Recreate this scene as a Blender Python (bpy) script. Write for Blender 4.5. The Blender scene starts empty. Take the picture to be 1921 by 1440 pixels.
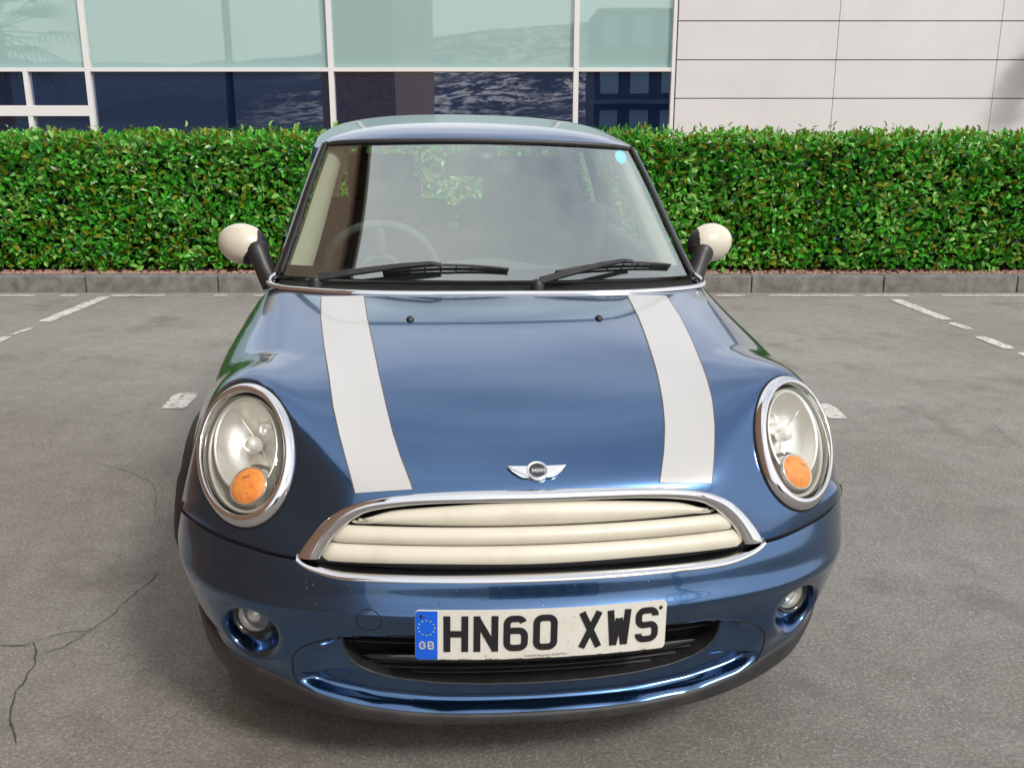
import bpy, bmesh, math, random
import numpy as np
from mathutils import Vector, Matrix
from mathutils.bvhtree import BVHTree
random.seed(7); rng = np.random.default_rng(7)
R = math.radians
sc = bpy.context.scene
COL = sc.collection

# ------------------------------------------------------------------ camera
CX, CY, CZ, PITCH = -0.0518, -1.7946, 1.4185, R(15.063)
cam = bpy.data.cameras.new('camera'); cam.sensor_width = 36; cam.lens = 1800/1921*36
cam.clip_start = .05; cam.clip_end = 2000
co = bpy.data.objects.new('camera', cam); COL.objects.link(co)
co.location = (CX, CY, CZ); co.rotation_euler = (math.pi/2-PITCH, 0, 0)
sc.camera = co
# ------------------------------------------------------------------ sky, sun, exposure
SUN_EL, SUN_AZ = R(42), R(38)          # azimuth measured from -y (towards the camera) to +x
world = bpy.data.worlds.new('World'); sc.world = world; world.use_nodes = True
nt = world.node_tree; N = nt.nodes; L = nt.links; N.clear()
out = N.new('ShaderNodeOutputWorld'); bg = N.new('ShaderNodeBackground'); bg.inputs[1].default_value = .10
sky = N.new('ShaderNodeTexSky'); sky.sky_type = 'NISHITA'; sky.sun_disc = False
sky.sun_elevation = SUN_EL; sky.sun_rotation = math.pi - SUN_AZ; sky.dust_density = 3; sky.air_density = 1.2
tc = N.new('ShaderNodeTexCoord'); cn = N.new('ShaderNodeTexNoise'); cn.inputs['Scale'].default_value = 2.2
cn.inputs['Detail'].default_value = 5; cn.inputs['Roughness'].default_value = .55
mp = N.new('ShaderNodeMapping'); mp.inputs['Scale'].default_value = (1, 1, 2.2)
L.new(tc.outputs['Generated'], mp.inputs[0]); L.new(mp.outputs[0], cn.inputs['Vector'])
cr = N.new('ShaderNodeValToRGB'); cr.color_ramp.elements[0].position = .30; cr.color_ramp.elements[1].position = .62
cr.color_ramp.elements[0].color = (.35, .35, .35, 1); cr.color_ramp.elements[1].color = (.95, .95, .95, 1)
L.new(cn.outputs['Fac'], cr.inputs[0])
mx = N.new('ShaderNodeMix'); mx.data_type = 'RGBA'
L.new(cr.outputs[0], mx.inputs[0]); L.new(sky.outputs[0], mx.inputs[6]); mx.inputs[7].default_value = (7.7, 7.8, 7.9, 1)
L.new(mx.outputs[2], bg.inputs[0]); L.new(bg.outputs[0], out.inputs[0])
sun = bpy.data.lights.new('sun', 'SUN'); sun.energy = 1.3; sun.angle = R(10); sun.color = (1, .97, .93)
so = bpy.data.objects.new('sun', sun); COL.objects.link(so)
sd = Vector((math.sin(SUN_AZ)*math.cos(SUN_EL), -math.cos(SUN_AZ)*math.cos(SUN_EL), math.sin(SUN_EL)))
so.rotation_euler = sd.to_track_quat('Z', 'Y').to_euler()
vs = sc.view_settings; vs.view_transform = 'Standard'; vs.look = 'None'; vs.gamma = 1; vs.use_curve_mapping = False
vs.exposure = .75

# ------------------------------------------------------------------ helpers
def tag(o, label=None, cat=None, group=None, kind=None):
    if label: o['label'] = label
    if cat: o['category'] = cat
    if group: o['group'] = group
    if kind: o['kind'] = kind
    return o
def empty(name, loc=(0, 0, 0), rot=(0, 0, 0), **k):
    o = bpy.data.objects.new(name, None); o.empty_display_size = .1; COL.objects.link(o)
    o.location = loc; o.rotation_euler = rot; return tag(o, **k)
def mesh(name, V, F, mat=None, parent=None, smooth=True, mats=None, mi=None, **k):
    me = bpy.data.meshes.new(name); me.from_pydata([tuple(map(float, v)) for v in V], [], [tuple(map(int, f)) for f in F]); me.update()
    if mat: me.materials.append(mat)
    for m in (mats or []): me.materials.append(m)
    if mi is not None: me.polygons.foreach_set('material_index', mi)
    me.polygons.foreach_set('use_smooth', [smooth]*len(me.polygons))
    o = bpy.data.objects.new(name, me); COL.objects.link(o)
    if parent: o.parent = parent
    return tag(o, **k)
class MB:
    def __init__(s): s.V = []; s.F = []
    def add(s, V, F):
        n = len(s.V); s.V += [tuple(v) for v in V]; s.F += [tuple(i+n for i in f) for f in F]; return s
    def box(s, c, d, rot=None):
        c = Vector(c); V = []
        for x in (-1, 1):
            for y in (-1, 1):
                for z in (-1, 1):
                    v = Vector((x*d[0]/2, y*d[1]/2, z*d[2]/2))
                    if rot: v = rot @ v
                    V.append(c+v)
        return s.add(V, [(0, 1, 3, 2), (4, 6, 7, 5), (0, 4, 5, 1), (2, 3, 7, 6), (0, 2, 6, 4), (1, 5, 7, 3)])
    def tube(s, P, r, n=10, cap=True, closed=False, flat=None):
        P = [Vector(p) for p in P]; m = len(P); rr = r if isinstance(r, (list, tuple)) else [r]*m
        up = None; V = []
        for i, p in enumerate(P):
            if closed: t = (P[(i+1) % m]-P[i-1]).normalized()
            else: t = (P[min(i+1, m-1)]-P[max(i-1, 0)]).normalized()
            if up is None:
                up = Vector((0, 0, 1)) if abs(t.z) < .9 else Vector((1, 0, 0))
                if flat is not None: up = Vector(flat)
            a = (up - t*up.dot(t)).normalized(); b = t.cross(a); up = a
            for k in range(n):
                an = 2*math.pi*k/n; V.append(p + a*math.cos(an)*rr[i] + b*math.sin(an)*rr[i])
        F = []
        for i in range(m if closed else m-1):
            for k in range(n):
                j = (i+1) % m; F.append((i*n+k, i*n+(k+1) % n, j*n+(k+1) % n, j*n+k))
        if cap and not closed: F += [tuple(range(n-1, -1, -1)), tuple(range((m-1)*n, m*n))]
        return s.add(V, F)
    def lathe(s, prof, n=32, M=None, ea=1, eb=1):
        V = []; k = len(prof)
        for i in range(n):
            a = 2*math.pi*i/n
            for (r, h) in prof:
                v = Vector((math.cos(a)*r*ea, math.sin(a)*r*eb, h)); V.append(M @ v if M else v)
        F = []
        for i in range(n):
            j = (i+1) % n
            for q in range(k-1): F.append((i*k+q, j*k+q, j*k+q+1, i*k+q+1))
        return s.add(V, F)
    def build(s, name, mat, parent=None, smooth=True, bevel=0, seg=2, **k):
        o = mesh(name, s.V, s.F, mat, parent, smooth, **k)
        if bevel:
            bm = bmesh.new(); bm.from_mesh(o.data)
            es = [e for e in bm.edges if len(e.link_faces) == 2 and e.calc_face_angle(0) > .5]
            bmesh.ops.bevel(bm, geom=es, offset=bevel, segments=seg, profile=.7, affect='EDGES'); bm.to_mesh(o.data); bm.free()
            o.data.polygons.foreach_set('use_smooth', [smooth]*len(o.data.polygons))
            if smooth and hasattr(o.data, 'set_sharp_from_angle'): o.data.set_sharp_from_angle(angle=R(50))
        return o
def spline(P, k):
    """natural cubic interpolation of the rows of P (m,...) with k steps per span"""
    P = np.asarray(P, float); m = len(P); sh = P.shape[1:]; Q = P.reshape(m, -1)
    if m == 2:
        t = np.linspace(0, 1, k+1)[:, None]; return ((1-t)*Q[0]+t*Q[1]).reshape((-1,)+sh)
    A = np.zeros((m, m)); B = np.zeros_like(Q); A[0, 0] = A[-1, -1] = 1
    for i in range(1, m-1): A[i, i-1] = 1; A[i, i] = 4; A[i, i+1] = 1; B[i] = 6*(Q[i-1]-2*Q[i]+Q[i+1])
    M = np.linalg.solve(A, B); outp = []
    for i in range(m-1):
        t = np.linspace(0, 1, k+1)[:-1, None]
        outp.append(M[i]*((1-t)**3-(1-t))/6 + M[i+1]*(t**3-t)/6 + Q[i]*(1-t)+Q[i+1]*t)
    outp.append(Q[-1:]); return np.concatenate(outp).reshape((-1,)+sh)
def grid(P, ku, kv):
    S = spline(P, ku); return np.swapaxes(spline(np.swapaxes(S, 0, 1), kv), 0, 1)
def gridfaces(m, n, flip=False, closev=False):
    F = []
    for i in range(m-1):
        for j in range(n if closev else n-1):
            k = (j+1) % n; f = (i*n+j, i*n+k, (i+1)*n+k, (i+1)*n+j); F.append(f[::-1] if flip else f)
    return F
def mirror_rows(rows):
    a = np.array(rows, float); left = a[:, :0:-1]*[-1, 1, 1]; return np.concatenate([left, a], 1)
def smooth01(t): t = np.clip(t, 0, 1); return t*t*(3-2*t)

def hole(V, F, inside, curve=None):
    """drop faces whose centre is inside(...), pull the rim of the hole onto curve (k,3)"""
    V = np.array(V, float); keep = []; gone = []
    for f in F: (gone if inside(V[list(f)].mean(0)) else keep).append(f)
    if curve is not None and gone:
        rim = set(i for f in gone for i in f) & set(i for f in keep for i in f)
        for i in rim:
            d = ((curve-V[i])**2).sum(1); V[i] = curve[d.argmin()]
    return V, keep

# ------------------------------------------------------------------ materials
MATS = {}
def nodes(m): return m.node_tree.nodes, m.node_tree.links
def mat(name, col, rough=.5, metal=0, coat=0, spec=.5, noise=None, bump=None, croughness=.03, **kw):
    m = bpy.data.materials.new(name); m.use_nodes = True; n, l = nodes(m); b = n['Principled BSDF']
    b.inputs['Base Color'].default_value = (*col, 1); b.inputs['Roughness'].default_value = rough
    b.inputs['Metallic'].default_value = metal; b.inputs['Coat Weight'].default_value = coat
    b.inputs['Coat Roughness'].default_value = croughness; b.inputs['Specular IOR Level'].default_value = spec
    if noise:   # (scale, colour2, lo, hi)
        s, c2, lo, hi = noise; t = n.new('ShaderNodeTexCoord'); x = n.new('ShaderNodeTexNoise')
        x.inputs['Scale'].default_value = s; x.inputs['Detail'].default_value = 8; x.inputs['Roughness'].default_value = .65
        r = n.new('ShaderNodeValToRGB'); r.color_ramp.elements[0].position = lo; r.color_ramp.elements[1].position = hi
        r.color_ramp.elements[0].color = (*col, 1); r.color_ramp.elements[1].color = (*c2, 1)
        l.new(t.outputs['Object'], x.inputs['Vector']); l.new(x.outputs['Fac'], r.inputs[0]); l.new(r.outputs[0], b.inputs['Base Color'])
    if bump:    # (scale, strength, distance)
        t = n.new('ShaderNodeTexCoord'); x = n.new('ShaderNodeTexNoise'); x.inputs['Scale'].default_value = bump[0]
        x.inputs['Detail'].default_value = 6; bp_ = n.new('ShaderNodeBump'); bp_.inputs['Strength'].default_value = bump[1]
        bp_.inputs['Distance'].default_value = bump[2]
        l.new(t.outputs['Object'], x.inputs['Vector']); l.new(x.outputs['Fac'], bp_.inputs['Height']); l.new(bp_.outputs[0], b.inputs['Normal'])
    MATS[name] = m; return m
def glassmat(name, tint, k=1.0, base=0.0, haze=0.0, hazecol=(.8, .8, .8)):
    m = bpy.data.materials.new(name); m.use_nodes = True; n, l = nodes(m); n.clear()
    o = n.new('ShaderNodeOutputMaterial'); tr = n.new('ShaderNodeBsdfTransparent'); tr.inputs[0].default_value = (*tint, 1)
    gl = n.new('ShaderNodeBsdfGlossy'); gl.inputs['Roughness'].default_value = .015; gl.inputs[0].default_value = (.92, 1, .965, 1)
    fr = n.new('ShaderNodeFresnel'); ge = n.new('ShaderNodeNewGeometry'); io = n.new('ShaderNodeMapRange'); io.inputs[3].default_value = 1.5; io.inputs[4].default_value = 1/1.5; l.new(ge.outputs['Backfacing'], io.inputs[0]); l.new(io.outputs[0], fr.inputs[0])
    ma = n.new('ShaderNodeMath'); ma.operation = 'MULTIPLY_ADD'; ma.inputs[1].default_value = k; ma.inputs[2].default_value = base; ma.use_clamp = True
    mi_ = n.new('ShaderNodeMixShader'); l.new(fr.outputs[0], ma.inputs[0]); l.new(ma.outputs[0], mi_.inputs[0])
    src = tr.outputs[0]
    if haze:
        df = n.new('ShaderNodeBsdfDiffuse'); df.inputs[0].default_value = (*hazecol, 1); m2 = n.new('ShaderNodeMixShader'); m2.inputs[0].default_value = haze
        l.new(tr.outputs[0], m2.inputs[1]); l.new(df.outputs[0], m2.inputs[2]); src = m2.outputs[0]
    l.new(src, mi_.inputs[1]); l.new(gl.outputs[0], mi_.inputs[2]); l.new(mi_.outputs[0], o.inputs[0]); return m

def paint_material():
    m = bpy.data.materials.new('blue_paint'); m.use_nodes = True; n, l = nodes(m); b = n['Principled BSDF']
    b.inputs['Metallic'].default_value = 1.0; b.inputs['Roughness'].default_value = .20
    b.inputs['Coat Weight'].default_value = 1; b.inputs['Coat Roughness'].default_value = .015; b.inputs['Coat IOR'].default_value = 1.55
    t = n.new('ShaderNodeTexCoord')
    fl = n.new('ShaderNodeTexNoise'); fl.inputs['Scale'].default_value = 900; fl.inputs['Detail'].default_value = 1
    r = n.new('ShaderNodeValToRGB'); r.color_ramp.elements[0].color = (.038, .100, .222, 1); r.color_ramp.elements[1].color = (.054, .128, .268, 1)
    l.new(t.outputs['Object'], fl.inputs['Vector']); l.new(fl.outputs['Fac'], r.inputs[0])
    # road dirt thrown up beside the wheel arches
    sx = n.new('ShaderNodeSeparateXYZ'); l.new(t.outputs['Object'], sx.inputs[0])
    ab = n.new('ShaderNodeMath'); ab.operation = 'ABSOLUTE'; l.new(sx.outputs[0], ab.inputs[0])
    mr = n.new('ShaderNodeMapRange'); mr.inputs[1].default_value = .50; mr.inputs[2].default_value = .78; l.new(ab.outputs[0], mr.inputs[0])
    mz = n.new('ShaderNodeMapRange'); mz.inputs[1].default_value = .56; mz.inputs[2].default_value = .36; l.new(sx.outputs[2], mz.inputs[0])
    dn = n.new('ShaderNodeTexNoise'); dn.inputs['Scale'].default_value = 55; dn.inputs['Detail'].default_value = 9; dn.inputs['Roughness'].default_value = .8
    l.new(t.outputs['Object'], dn.inputs['Vector'])
    m1 = n.new('ShaderNodeMath'); m1.operation = 'MULTIPLY'; l.new(mr.outputs[0], m1.inputs[0]); l.new(mz.outputs[0], m1.inputs[1])
    dr = n.new('ShaderNodeMapRange'); dr.inputs[1].default_value = .47; dr.inputs[2].default_value = .66; l.new(dn.outputs['Fac'], dr.inputs[0])
    m2 = n.new('ShaderNodeMath'); m2.operation = 'MULTIPLY'; l.new(m1.outputs[0], m2.inputs[0]); l.new(dr.outputs[0], m2.inputs[1]); m2.use_clamp = True
    mc = n.new('ShaderNodeMix'); mc.data_type = 'RGBA'; l.new(m2.outputs[0], mc.inputs[0]); l.new(r.outputs[0], mc.inputs[6]); mc.inputs[7].default_value = (.11, .085, .05, 1)
    l.new(mc.outputs[2], b.inputs['Base Color'])
    inv = n.new('ShaderNodeMath'); inv.operation = 'SUBTRACT'; inv.inputs[0].default_value = 1; l.new(m2.outputs[0], inv.inputs[1])
    l.new(inv.outputs[0], b.inputs['Coat Weight'])
    return m
PAINT = paint_material()
CHROME = mat('chrome', (.70, .70, .71), .05, 1)
CREAM = mat('cream_plastic', (.66, .61, .49), .28, 0, coat=.6, bump=(60, .02, .001))
CREAM2 = mat('cream_slat', (.68, .64, .52), .36, 0, coat=.15, noise=(9, (.56, .51, .39), .5, .8))
BLACKP = mat('black_plastic', (.018, .018, .019), .42, noise=(30, (.035, .034, .032), .4, .8), bump=(400, .08, .001))
TRIMP = mat('dull_black_trim', (.028, .028, .03), .55, noise=(14, (.06, .055, .048), .45, .75), bump=(300, .1, .001))
RUBBER = mat('rubber', (.012, .012, .013), .6)
GLOSSB = mat('gloss_black', (.006, .006, .007), .08, coat=1)
STRIPE = mat('white_vinyl', (.50, .50, .49), .3, coat=.3)
STRIPEEDGE = mat('stripe_edge', (.10, .07, .05), .4)
GAP = mat('gap_black', (.003, .003, .004), .8)
GLASS = glassmat('windscreen_glass', (.90, .97, .92), 5.2, .07)
SGLASS = glassmat('side_glass', (.93, .97, .94), 1.2, 0)
LENS = glassmat('lamp_lens', (.97, .97, .95), .85, 0, .10, (.78, .76, .62))
REFLECTOR = mat('reflector', (.80, .79, .75), .34, .85, bump=(40, .2, .006))
SATIN = mat('satin_silver', (.75, .74, .72), .3, .8)
BULB = mat('bulb', (.85, .85, .83), .1, .3, coat=1)
DARKREF = mat('lamp_dark', (.05, .045, .04), .25, .5)
BOWL = mat('lamp_bowl', (.50, .48, .42), .35, .25)
CREAMTRIM = mat('interior_cream', (.55, .55, .44), .75)
DASHM = mat('dashboard', (.10, .105, .10), .7, bump=(300, .2, .001))
SEATM = mat('seat_fabric', (.035, .034, .033), .8, bump=(200, .3, .001))
WHEELM = mat('alloy', (.5, .5, .52), .3, .8)

# ------------------------------------------------------------------ the car
YAW, ROLL = R(6.860), R(1.019)
car = empty('parked_car', (0, 0, 0), (0, ROLL, YAW), label='blue three-door hatchback with two white bonnet stripes and cream grille slats', cat='car')

ringC = np.array([.612, .220, .732]); ringU = np.array([.034, .108, .121]); ringV = np.array([.104, .020, -.049])
ringV = ringV - ringU*(ringV@ringU)/(ringU@ringU)
ringN = np.cross(ringV, ringU); ringN /= np.linalg.norm(ringN)
if ringN[1] > 0: ringN = -ringN
ulen, vlen = np.linalg.norm(ringU), np.linalg.norm(ringV)
def ring_coords(P):
    P = np.array(P, float); P[..., 0] = np.abs(P[..., 0]); d = P-ringC
    return d@ringU/ulen**2, d@ringV/vlen**2, d@ringN

# clamshell bonnet with the fenders, rows from the scuttle down to the bumper seam
HR = [
 [(0,.932,.953),(.2,.932,.953),(.4,.945,.9535),(.55,.985,.954),(.643,1.045,.95),(.705,1.06,.885),(.762,1.06,.79),(.804,1.06,.68),(.822,1.06,.56)],
 [(0,.70,.921),(.2,.70,.921),(.39,.705,.9195),(.54,.72,.915),(.63,.745,.900),(.702,.765,.862),(.762,.775,.780),(.800,.78,.67),(.822,.78,.56)],
 [(0,.46,.869),(.2,.46,.870),(.38,.465,.873),(.52,.48,.876),(.605,.50,.872),(.685,.51,.838),(.745,.52,.765),(.785,.54,.67),(.810,.56,.56)],
 [(0,.26,.806),(.2,.262,.807),(.375,.275,.815),(.51,.31,.837),(.60,.338,.848),(.665,.365,.818),(.714,.388,.762),(.757,.412,.675),(.792,.435,.565)],
 [(0,.135,.742),(.2,.14,.743),(.37,.157,.749),(.49,.19,.772),(.60,.222,.740),(.68,.258,.712),(.726,.29,.678),(.760,.325,.630),(.783,.35,.572)],
 [(0,.068,.688),(.2,.074,.688),(.365,.090,.687),(.48,.116,.688),(.59,.158,.672),(.67,.205,.650),(.718,.247,.630),(.752,.285,.610),(.772,.315,.58)],
 [(0,.032,.615),(.2,.038,.615),(.37,.063,.616),(.49,.088,.616),(.585,.122,.617),(.66,.165,.614),(.712,.210,.610),(.748,.256,.602),(.768,.295,.585)],
 [(0,.012,.549),(.2,.020,.550),(.37,.046,.553),(.497,.074,.558),(.575,.103,.565),(.65,.146,.575),(.705,.192,.583),(.745,.240,.590),(.765,.280,.592)],
]
G = grid(mirror_rows(HR), 9, 10)
def ring_fair(G):
    bv = BVHTree.FromPolygons([Vector(v) for v in G.reshape(-1, 3)], gridfaces(*G.shape[:2])); D = []
    for k in range(48):
        t = 2*math.pi*k/48; p = ringC+math.cos(t)*ringU+math.sin(t)*ringV; hh = bv.ray_cast(Vector(p+ringN*.2), Vector(-ringN))
        D.append(-.004-(Vector(hh[0])-Vector(p)).dot(Vector(ringN)) if hh[0] is not None else 0)
    D = np.array(D); D = (np.roll(D, 1)+np.roll(D, -1)+2*D)/4
    a, b, h = ring_coords(G); rho = np.sqrt(a*a+b*b); th = np.mod(np.arctan2(b, a), 2*np.pi)
    Dt = np.interp(th/(2*np.pi)*48, np.arange(49), np.append(D, D[0]))
    w = 1-smooth01((rho-1.0)/1.1)
    w = np.where(np.abs(h) > .16, 0, w)
    sg = np.where(G[..., 0] < 0, -1, 1); off = ringN[None, None]*(Dt*w)[..., None]; off[..., 0] *= sg; return G+off
G = ring_fair(G)
GH = G; m_, n_ = G.shape[:2]; V0 = G.reshape(-1, 3); F0 = gridfaces(m_, n_, False)
BODYBVH = BVHTree.FromPolygons([Vector(v) for v in V0], F0)
def stick(x, w, off=0.0, bvh=None):
    """point and normal on the bonnet at lateral x and station w = y + z, looking back and down"""
    o = Vector((x, w/2-1.0, w/2+1.0)); d = Vector((0, 1, -1)).normalized()
    h = (bvh or BODYBVH).ray_cast(o, d)
    if h[0] is None: return None, None
    n = h[1]; n = n if n.dot(d) < 0 else -n
    return h[0]+n*off, n
def ring_curve(sgn, k=1.0, h=0.0, n=96, ku=0, kv=0):
    t = np.linspace(0, 2*np.pi, n, endpoint=False)
    P = ringC+ringN*h+np.outer(np.cos(t)*k+ku, ringU)+np.outer(np.sin(t)*k+kv, ringV); P[:, 0] *= sgn; return P
V, F = V0, F0
for s in (1, -1):
    def ins(c, s=s):
        if c[0]*s < .3: return False
        a, b, h = ring_coords(c); return a*a+b*b < .9**2 and abs(h) < .08
    V, F = hole(V, F, ins, ring_curve(s, .9, -.004, 200))
# grille opening (x, z) outline
GO = [(0, .679), (.15, .679), (.27, .674), (.345, .667), (.395, .643), (.432, .605), (.452, .560)]
def grille_half(z):   # half width of the opening at height z
    zs = [p[1] for p in GO][::-1]; xs = [p[0] for p in GO][::-1]; return np.interp(z, zs, xs, right=-1)
V, F = hole(V, F, lambda c: abs(c[0]) < grille_half(c[2])+.012 and c[1] < .2 and c[2] < .679)
bonnet = mesh('bonnet', V, F, PAINT, car)
def solid(o, t, off=-1):
    md = o.modifiers.new('thickness', 'SOLIDIFY'); md.thickness = t; md.offset = off; return o

# bumper
BR = [
 [(0,.006,.543),(.2,.014,.544),(.37,.040,.547),(.497,.068,.551),(.575,.099,.558),(.65,.142,.568),(.705,.188,.576),(.745,.236,.584),(.765,.278,.586)],
 [(0,-.012,.520),(.2,-.004,.520),(.37,.022,.520),(.497,.053,.521),(.58,.086,.523),(.66,.134,.528),(.718,.188,.534),(.758,.245,.542),(.778,.30,.546)],
 [(0,-.022,.488),(.2,-.014,.488),(.37,.011,.488),(.50,.045,.488),(.59,.081,.489),(.672,.130,.492),(.73,.190,.496),(.768,.254,.502),(.788,.318,.505)],
 [(0,-.036,.463),(.2,-.028,.463),(.37,-.003,.463),(.50,.032,.463),(.592,.070,.464),(.675,.122,.467),(.733,.186,.472),(.770,.254,.478),(.789,.320,.481)],
 [(0,-.034,.444),(.2,-.026,.444),(.37,.000,.443),(.50,.035,.442),(.592,.074,.442),(.673,.127,.445),(.732,.191,.450),(.769,.260,.455),(.788,.323,.458)],
 [(0,-.019,.400),(.2,-.011,.400),(.37,.014,.399),(.498,.045,.397),(.59,.082,.397),(.668,.136,.401),(.724,.200,.406),(.761,.268,.411),(.781,.325,.415)],
 [(0,-.013,.340),(.2,-.006,.340),(.37,.018,.341),(.495,.047,.343),(.585,.085,.346),(.657,.139,.352),(.710,.202,.361),(.745,.267,.372),(.768,.325,.380)],
 [(0,-.006,.275),(.2,.001,.276),(.36,.022,.282),(.475,.048,.296),(.56,.086,.310),(.635,.136,.323),(.692,.196,.334),(.728,.262,.346),(.752,.322,.358)],
 [(0,.000,.214),(.2,.006,.217),(.345,.023,.230),(.455,.046,.252),(.535,.080,.276),(.61,.124,.290),(.672,.180,.304),(.712,.250,.322),(.738,.318,.338)],
]
GB = grid(mirror_rows(BR), 10, 10)
X, Z = np.abs(GB[..., 0]), GB[..., 2]
rp = ((X/.515)**3.2+(np.abs(Z-.312)/.100)**3.2)**(1/3.2)
IO = [(0, .263), (.12, .265), (.22, .271), (.30, .281), (.350, .294), (.380, .309), (.398, .328), (.408, .350), (.411, .372), (.409, .387), (.400, .395), (.385, .398), (.25, .399), (.10, .399), (0, .399)]
_io = np.array(IO); _io = np.concatenate([np.linspace(a, b, 12, endpoint=False) for a, b in zip(_io[:-1], _io[1:])]+[_io[-1:]])
_uu, _vv = _io[:, 0]/.41, (_io[:, 1]-.340)/.07; _th = np.arctan2(_vv, _uu); _rr = np.hypot(_uu, _vv)
def io_rad(x, z):
    u, v = np.abs(x)/.41, (np.asarray(z)-.340)/.07; return np.hypot(u, v)/np.interp(np.arctan2(v, u), _th, _rr)
ri = io_rad(X, Z)
t = np.clip((1.0-rp)/np.maximum((1.0-rp)+(ri-1.0), 1e-3), 0, 1); t = np.where(Z < .30, np.clip(t*(1+5*smooth01((.325-Z)/.07)), 0, 1), t); t = np.where(ri < 1, 1, t)
zb_ = np.interp(X, [p[0] for p in BR[-1]], [p[2] for p in BR[-1]]); GB[..., 1] += .033*smooth01(t)*(t > 0)*smooth01((Z-zb_)/.017)
# fog lamp pocket
FC = np.array([.602, .372]); 
rf = np.sqrt(((X-FC[0])/.068)**2+((Z-(FC[1]))/.068)**2)
GB[..., 1] += .055*(1-smooth01((rf-.55)/.45))
m_, n_ = GB.shape[:2]; VB = GB.reshape(-1, 3); FB = gridfaces(m_, n_)
def in_intake(c): return io_rad(c[0], c[2]) < .99
BUMPBVH = BVHTree.FromPolygons([Vector(v) for v in GB.reshape(-1, 3)], gridfaces(m_, n_))
def bump_at(x, z, off=0.0):
    h = BUMPBVH.ray_cast(Vector((x, -2, z)), Vector((0, 1, 0)))
    if h[0] is None: return None, None
    n = h[1] if h[1].y < 0 else -h[1]; return h[0]+n*off, n
def intake_xz(a, k=1.0):
    c, s_ = math.cos(a), math.sin(a); r = float(np.interp(math.atan2(s_, abs(c)), _th, _rr))*k; return c*r*.41, .340+s_*r*.07
icv = np.array([tuple(bump_at(*intake_xz(a))[0]) for a in np.linspace(0, 2*np.pi, 700)])
VB, FB = hole(VB, FB, in_intake, icv)
LO = [(0, .520), (.15, .520), (.29, .520), (.38, .5205), (.43, .525), (.47, .535), (.490, .5445), (.4985, .551)]
VB, FB = hole(VB, FB, lambda c: abs(c[0]) < .495 and c[2] > np.interp(abs(c[0]), [p[0] for p in LO], [p[1] for p in LO])+.002)
bumper = mesh('front_bumper', VB, FB, PAINT, car)
# dark backing seen in the shut line between bonnet and bumper
mb = MB(); P = spline(mirror_rows([HR[-1]])[0], 8); Q = P+[0, .012, -.003]
mb.tube([Vector(q) for q in Q], .011, 8); mb.build('shut_line_seal', GAP, bumper)

# black lower spoiler
SR = [
 [(a, b+.004, c-.001) for a, b, c in BR[-1]],
 [(0,-.004,.205),(.2,.003,.208),(.348,.022,.216),(.462,.050,.236),(.548,.088,.256),(.628,.138,.270),(.688,.202,.286),(.730,.268,.306),(.757,.332,.325)],
 [(0,-.002,.190),(.2,.006,.191),(.35,.032,.193),(.462,.069,.200),(.548,.113,.208),(.625,.168,.214),(.685,.232,.222),(.730,.300,.240),(.760,.365,.270)],
 [(0,.012,.183),(.2,.02,.184),(.345,.047,.186),(.456,.088,.190),(.540,.135,.194),(.618,.192,.198),(.680,.258,.204),(.726,.328,.220),(.757,.390,.250)],
 [(0,.06,.18),(.2,.07,.18),(.33,.10,.183),(.435,.14,.187),(.515,.19,.190),(.59,.25,.193),(.65,.32,.197),(.69,.39,.21),(.715,.45,.23)],
]
g = grid(mirror_rows(SR), 6, 8); mesh('front_spoiler', g.reshape(-1, 3), gridfaces(*g.shape[:2]), TRIMP, car)

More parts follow.
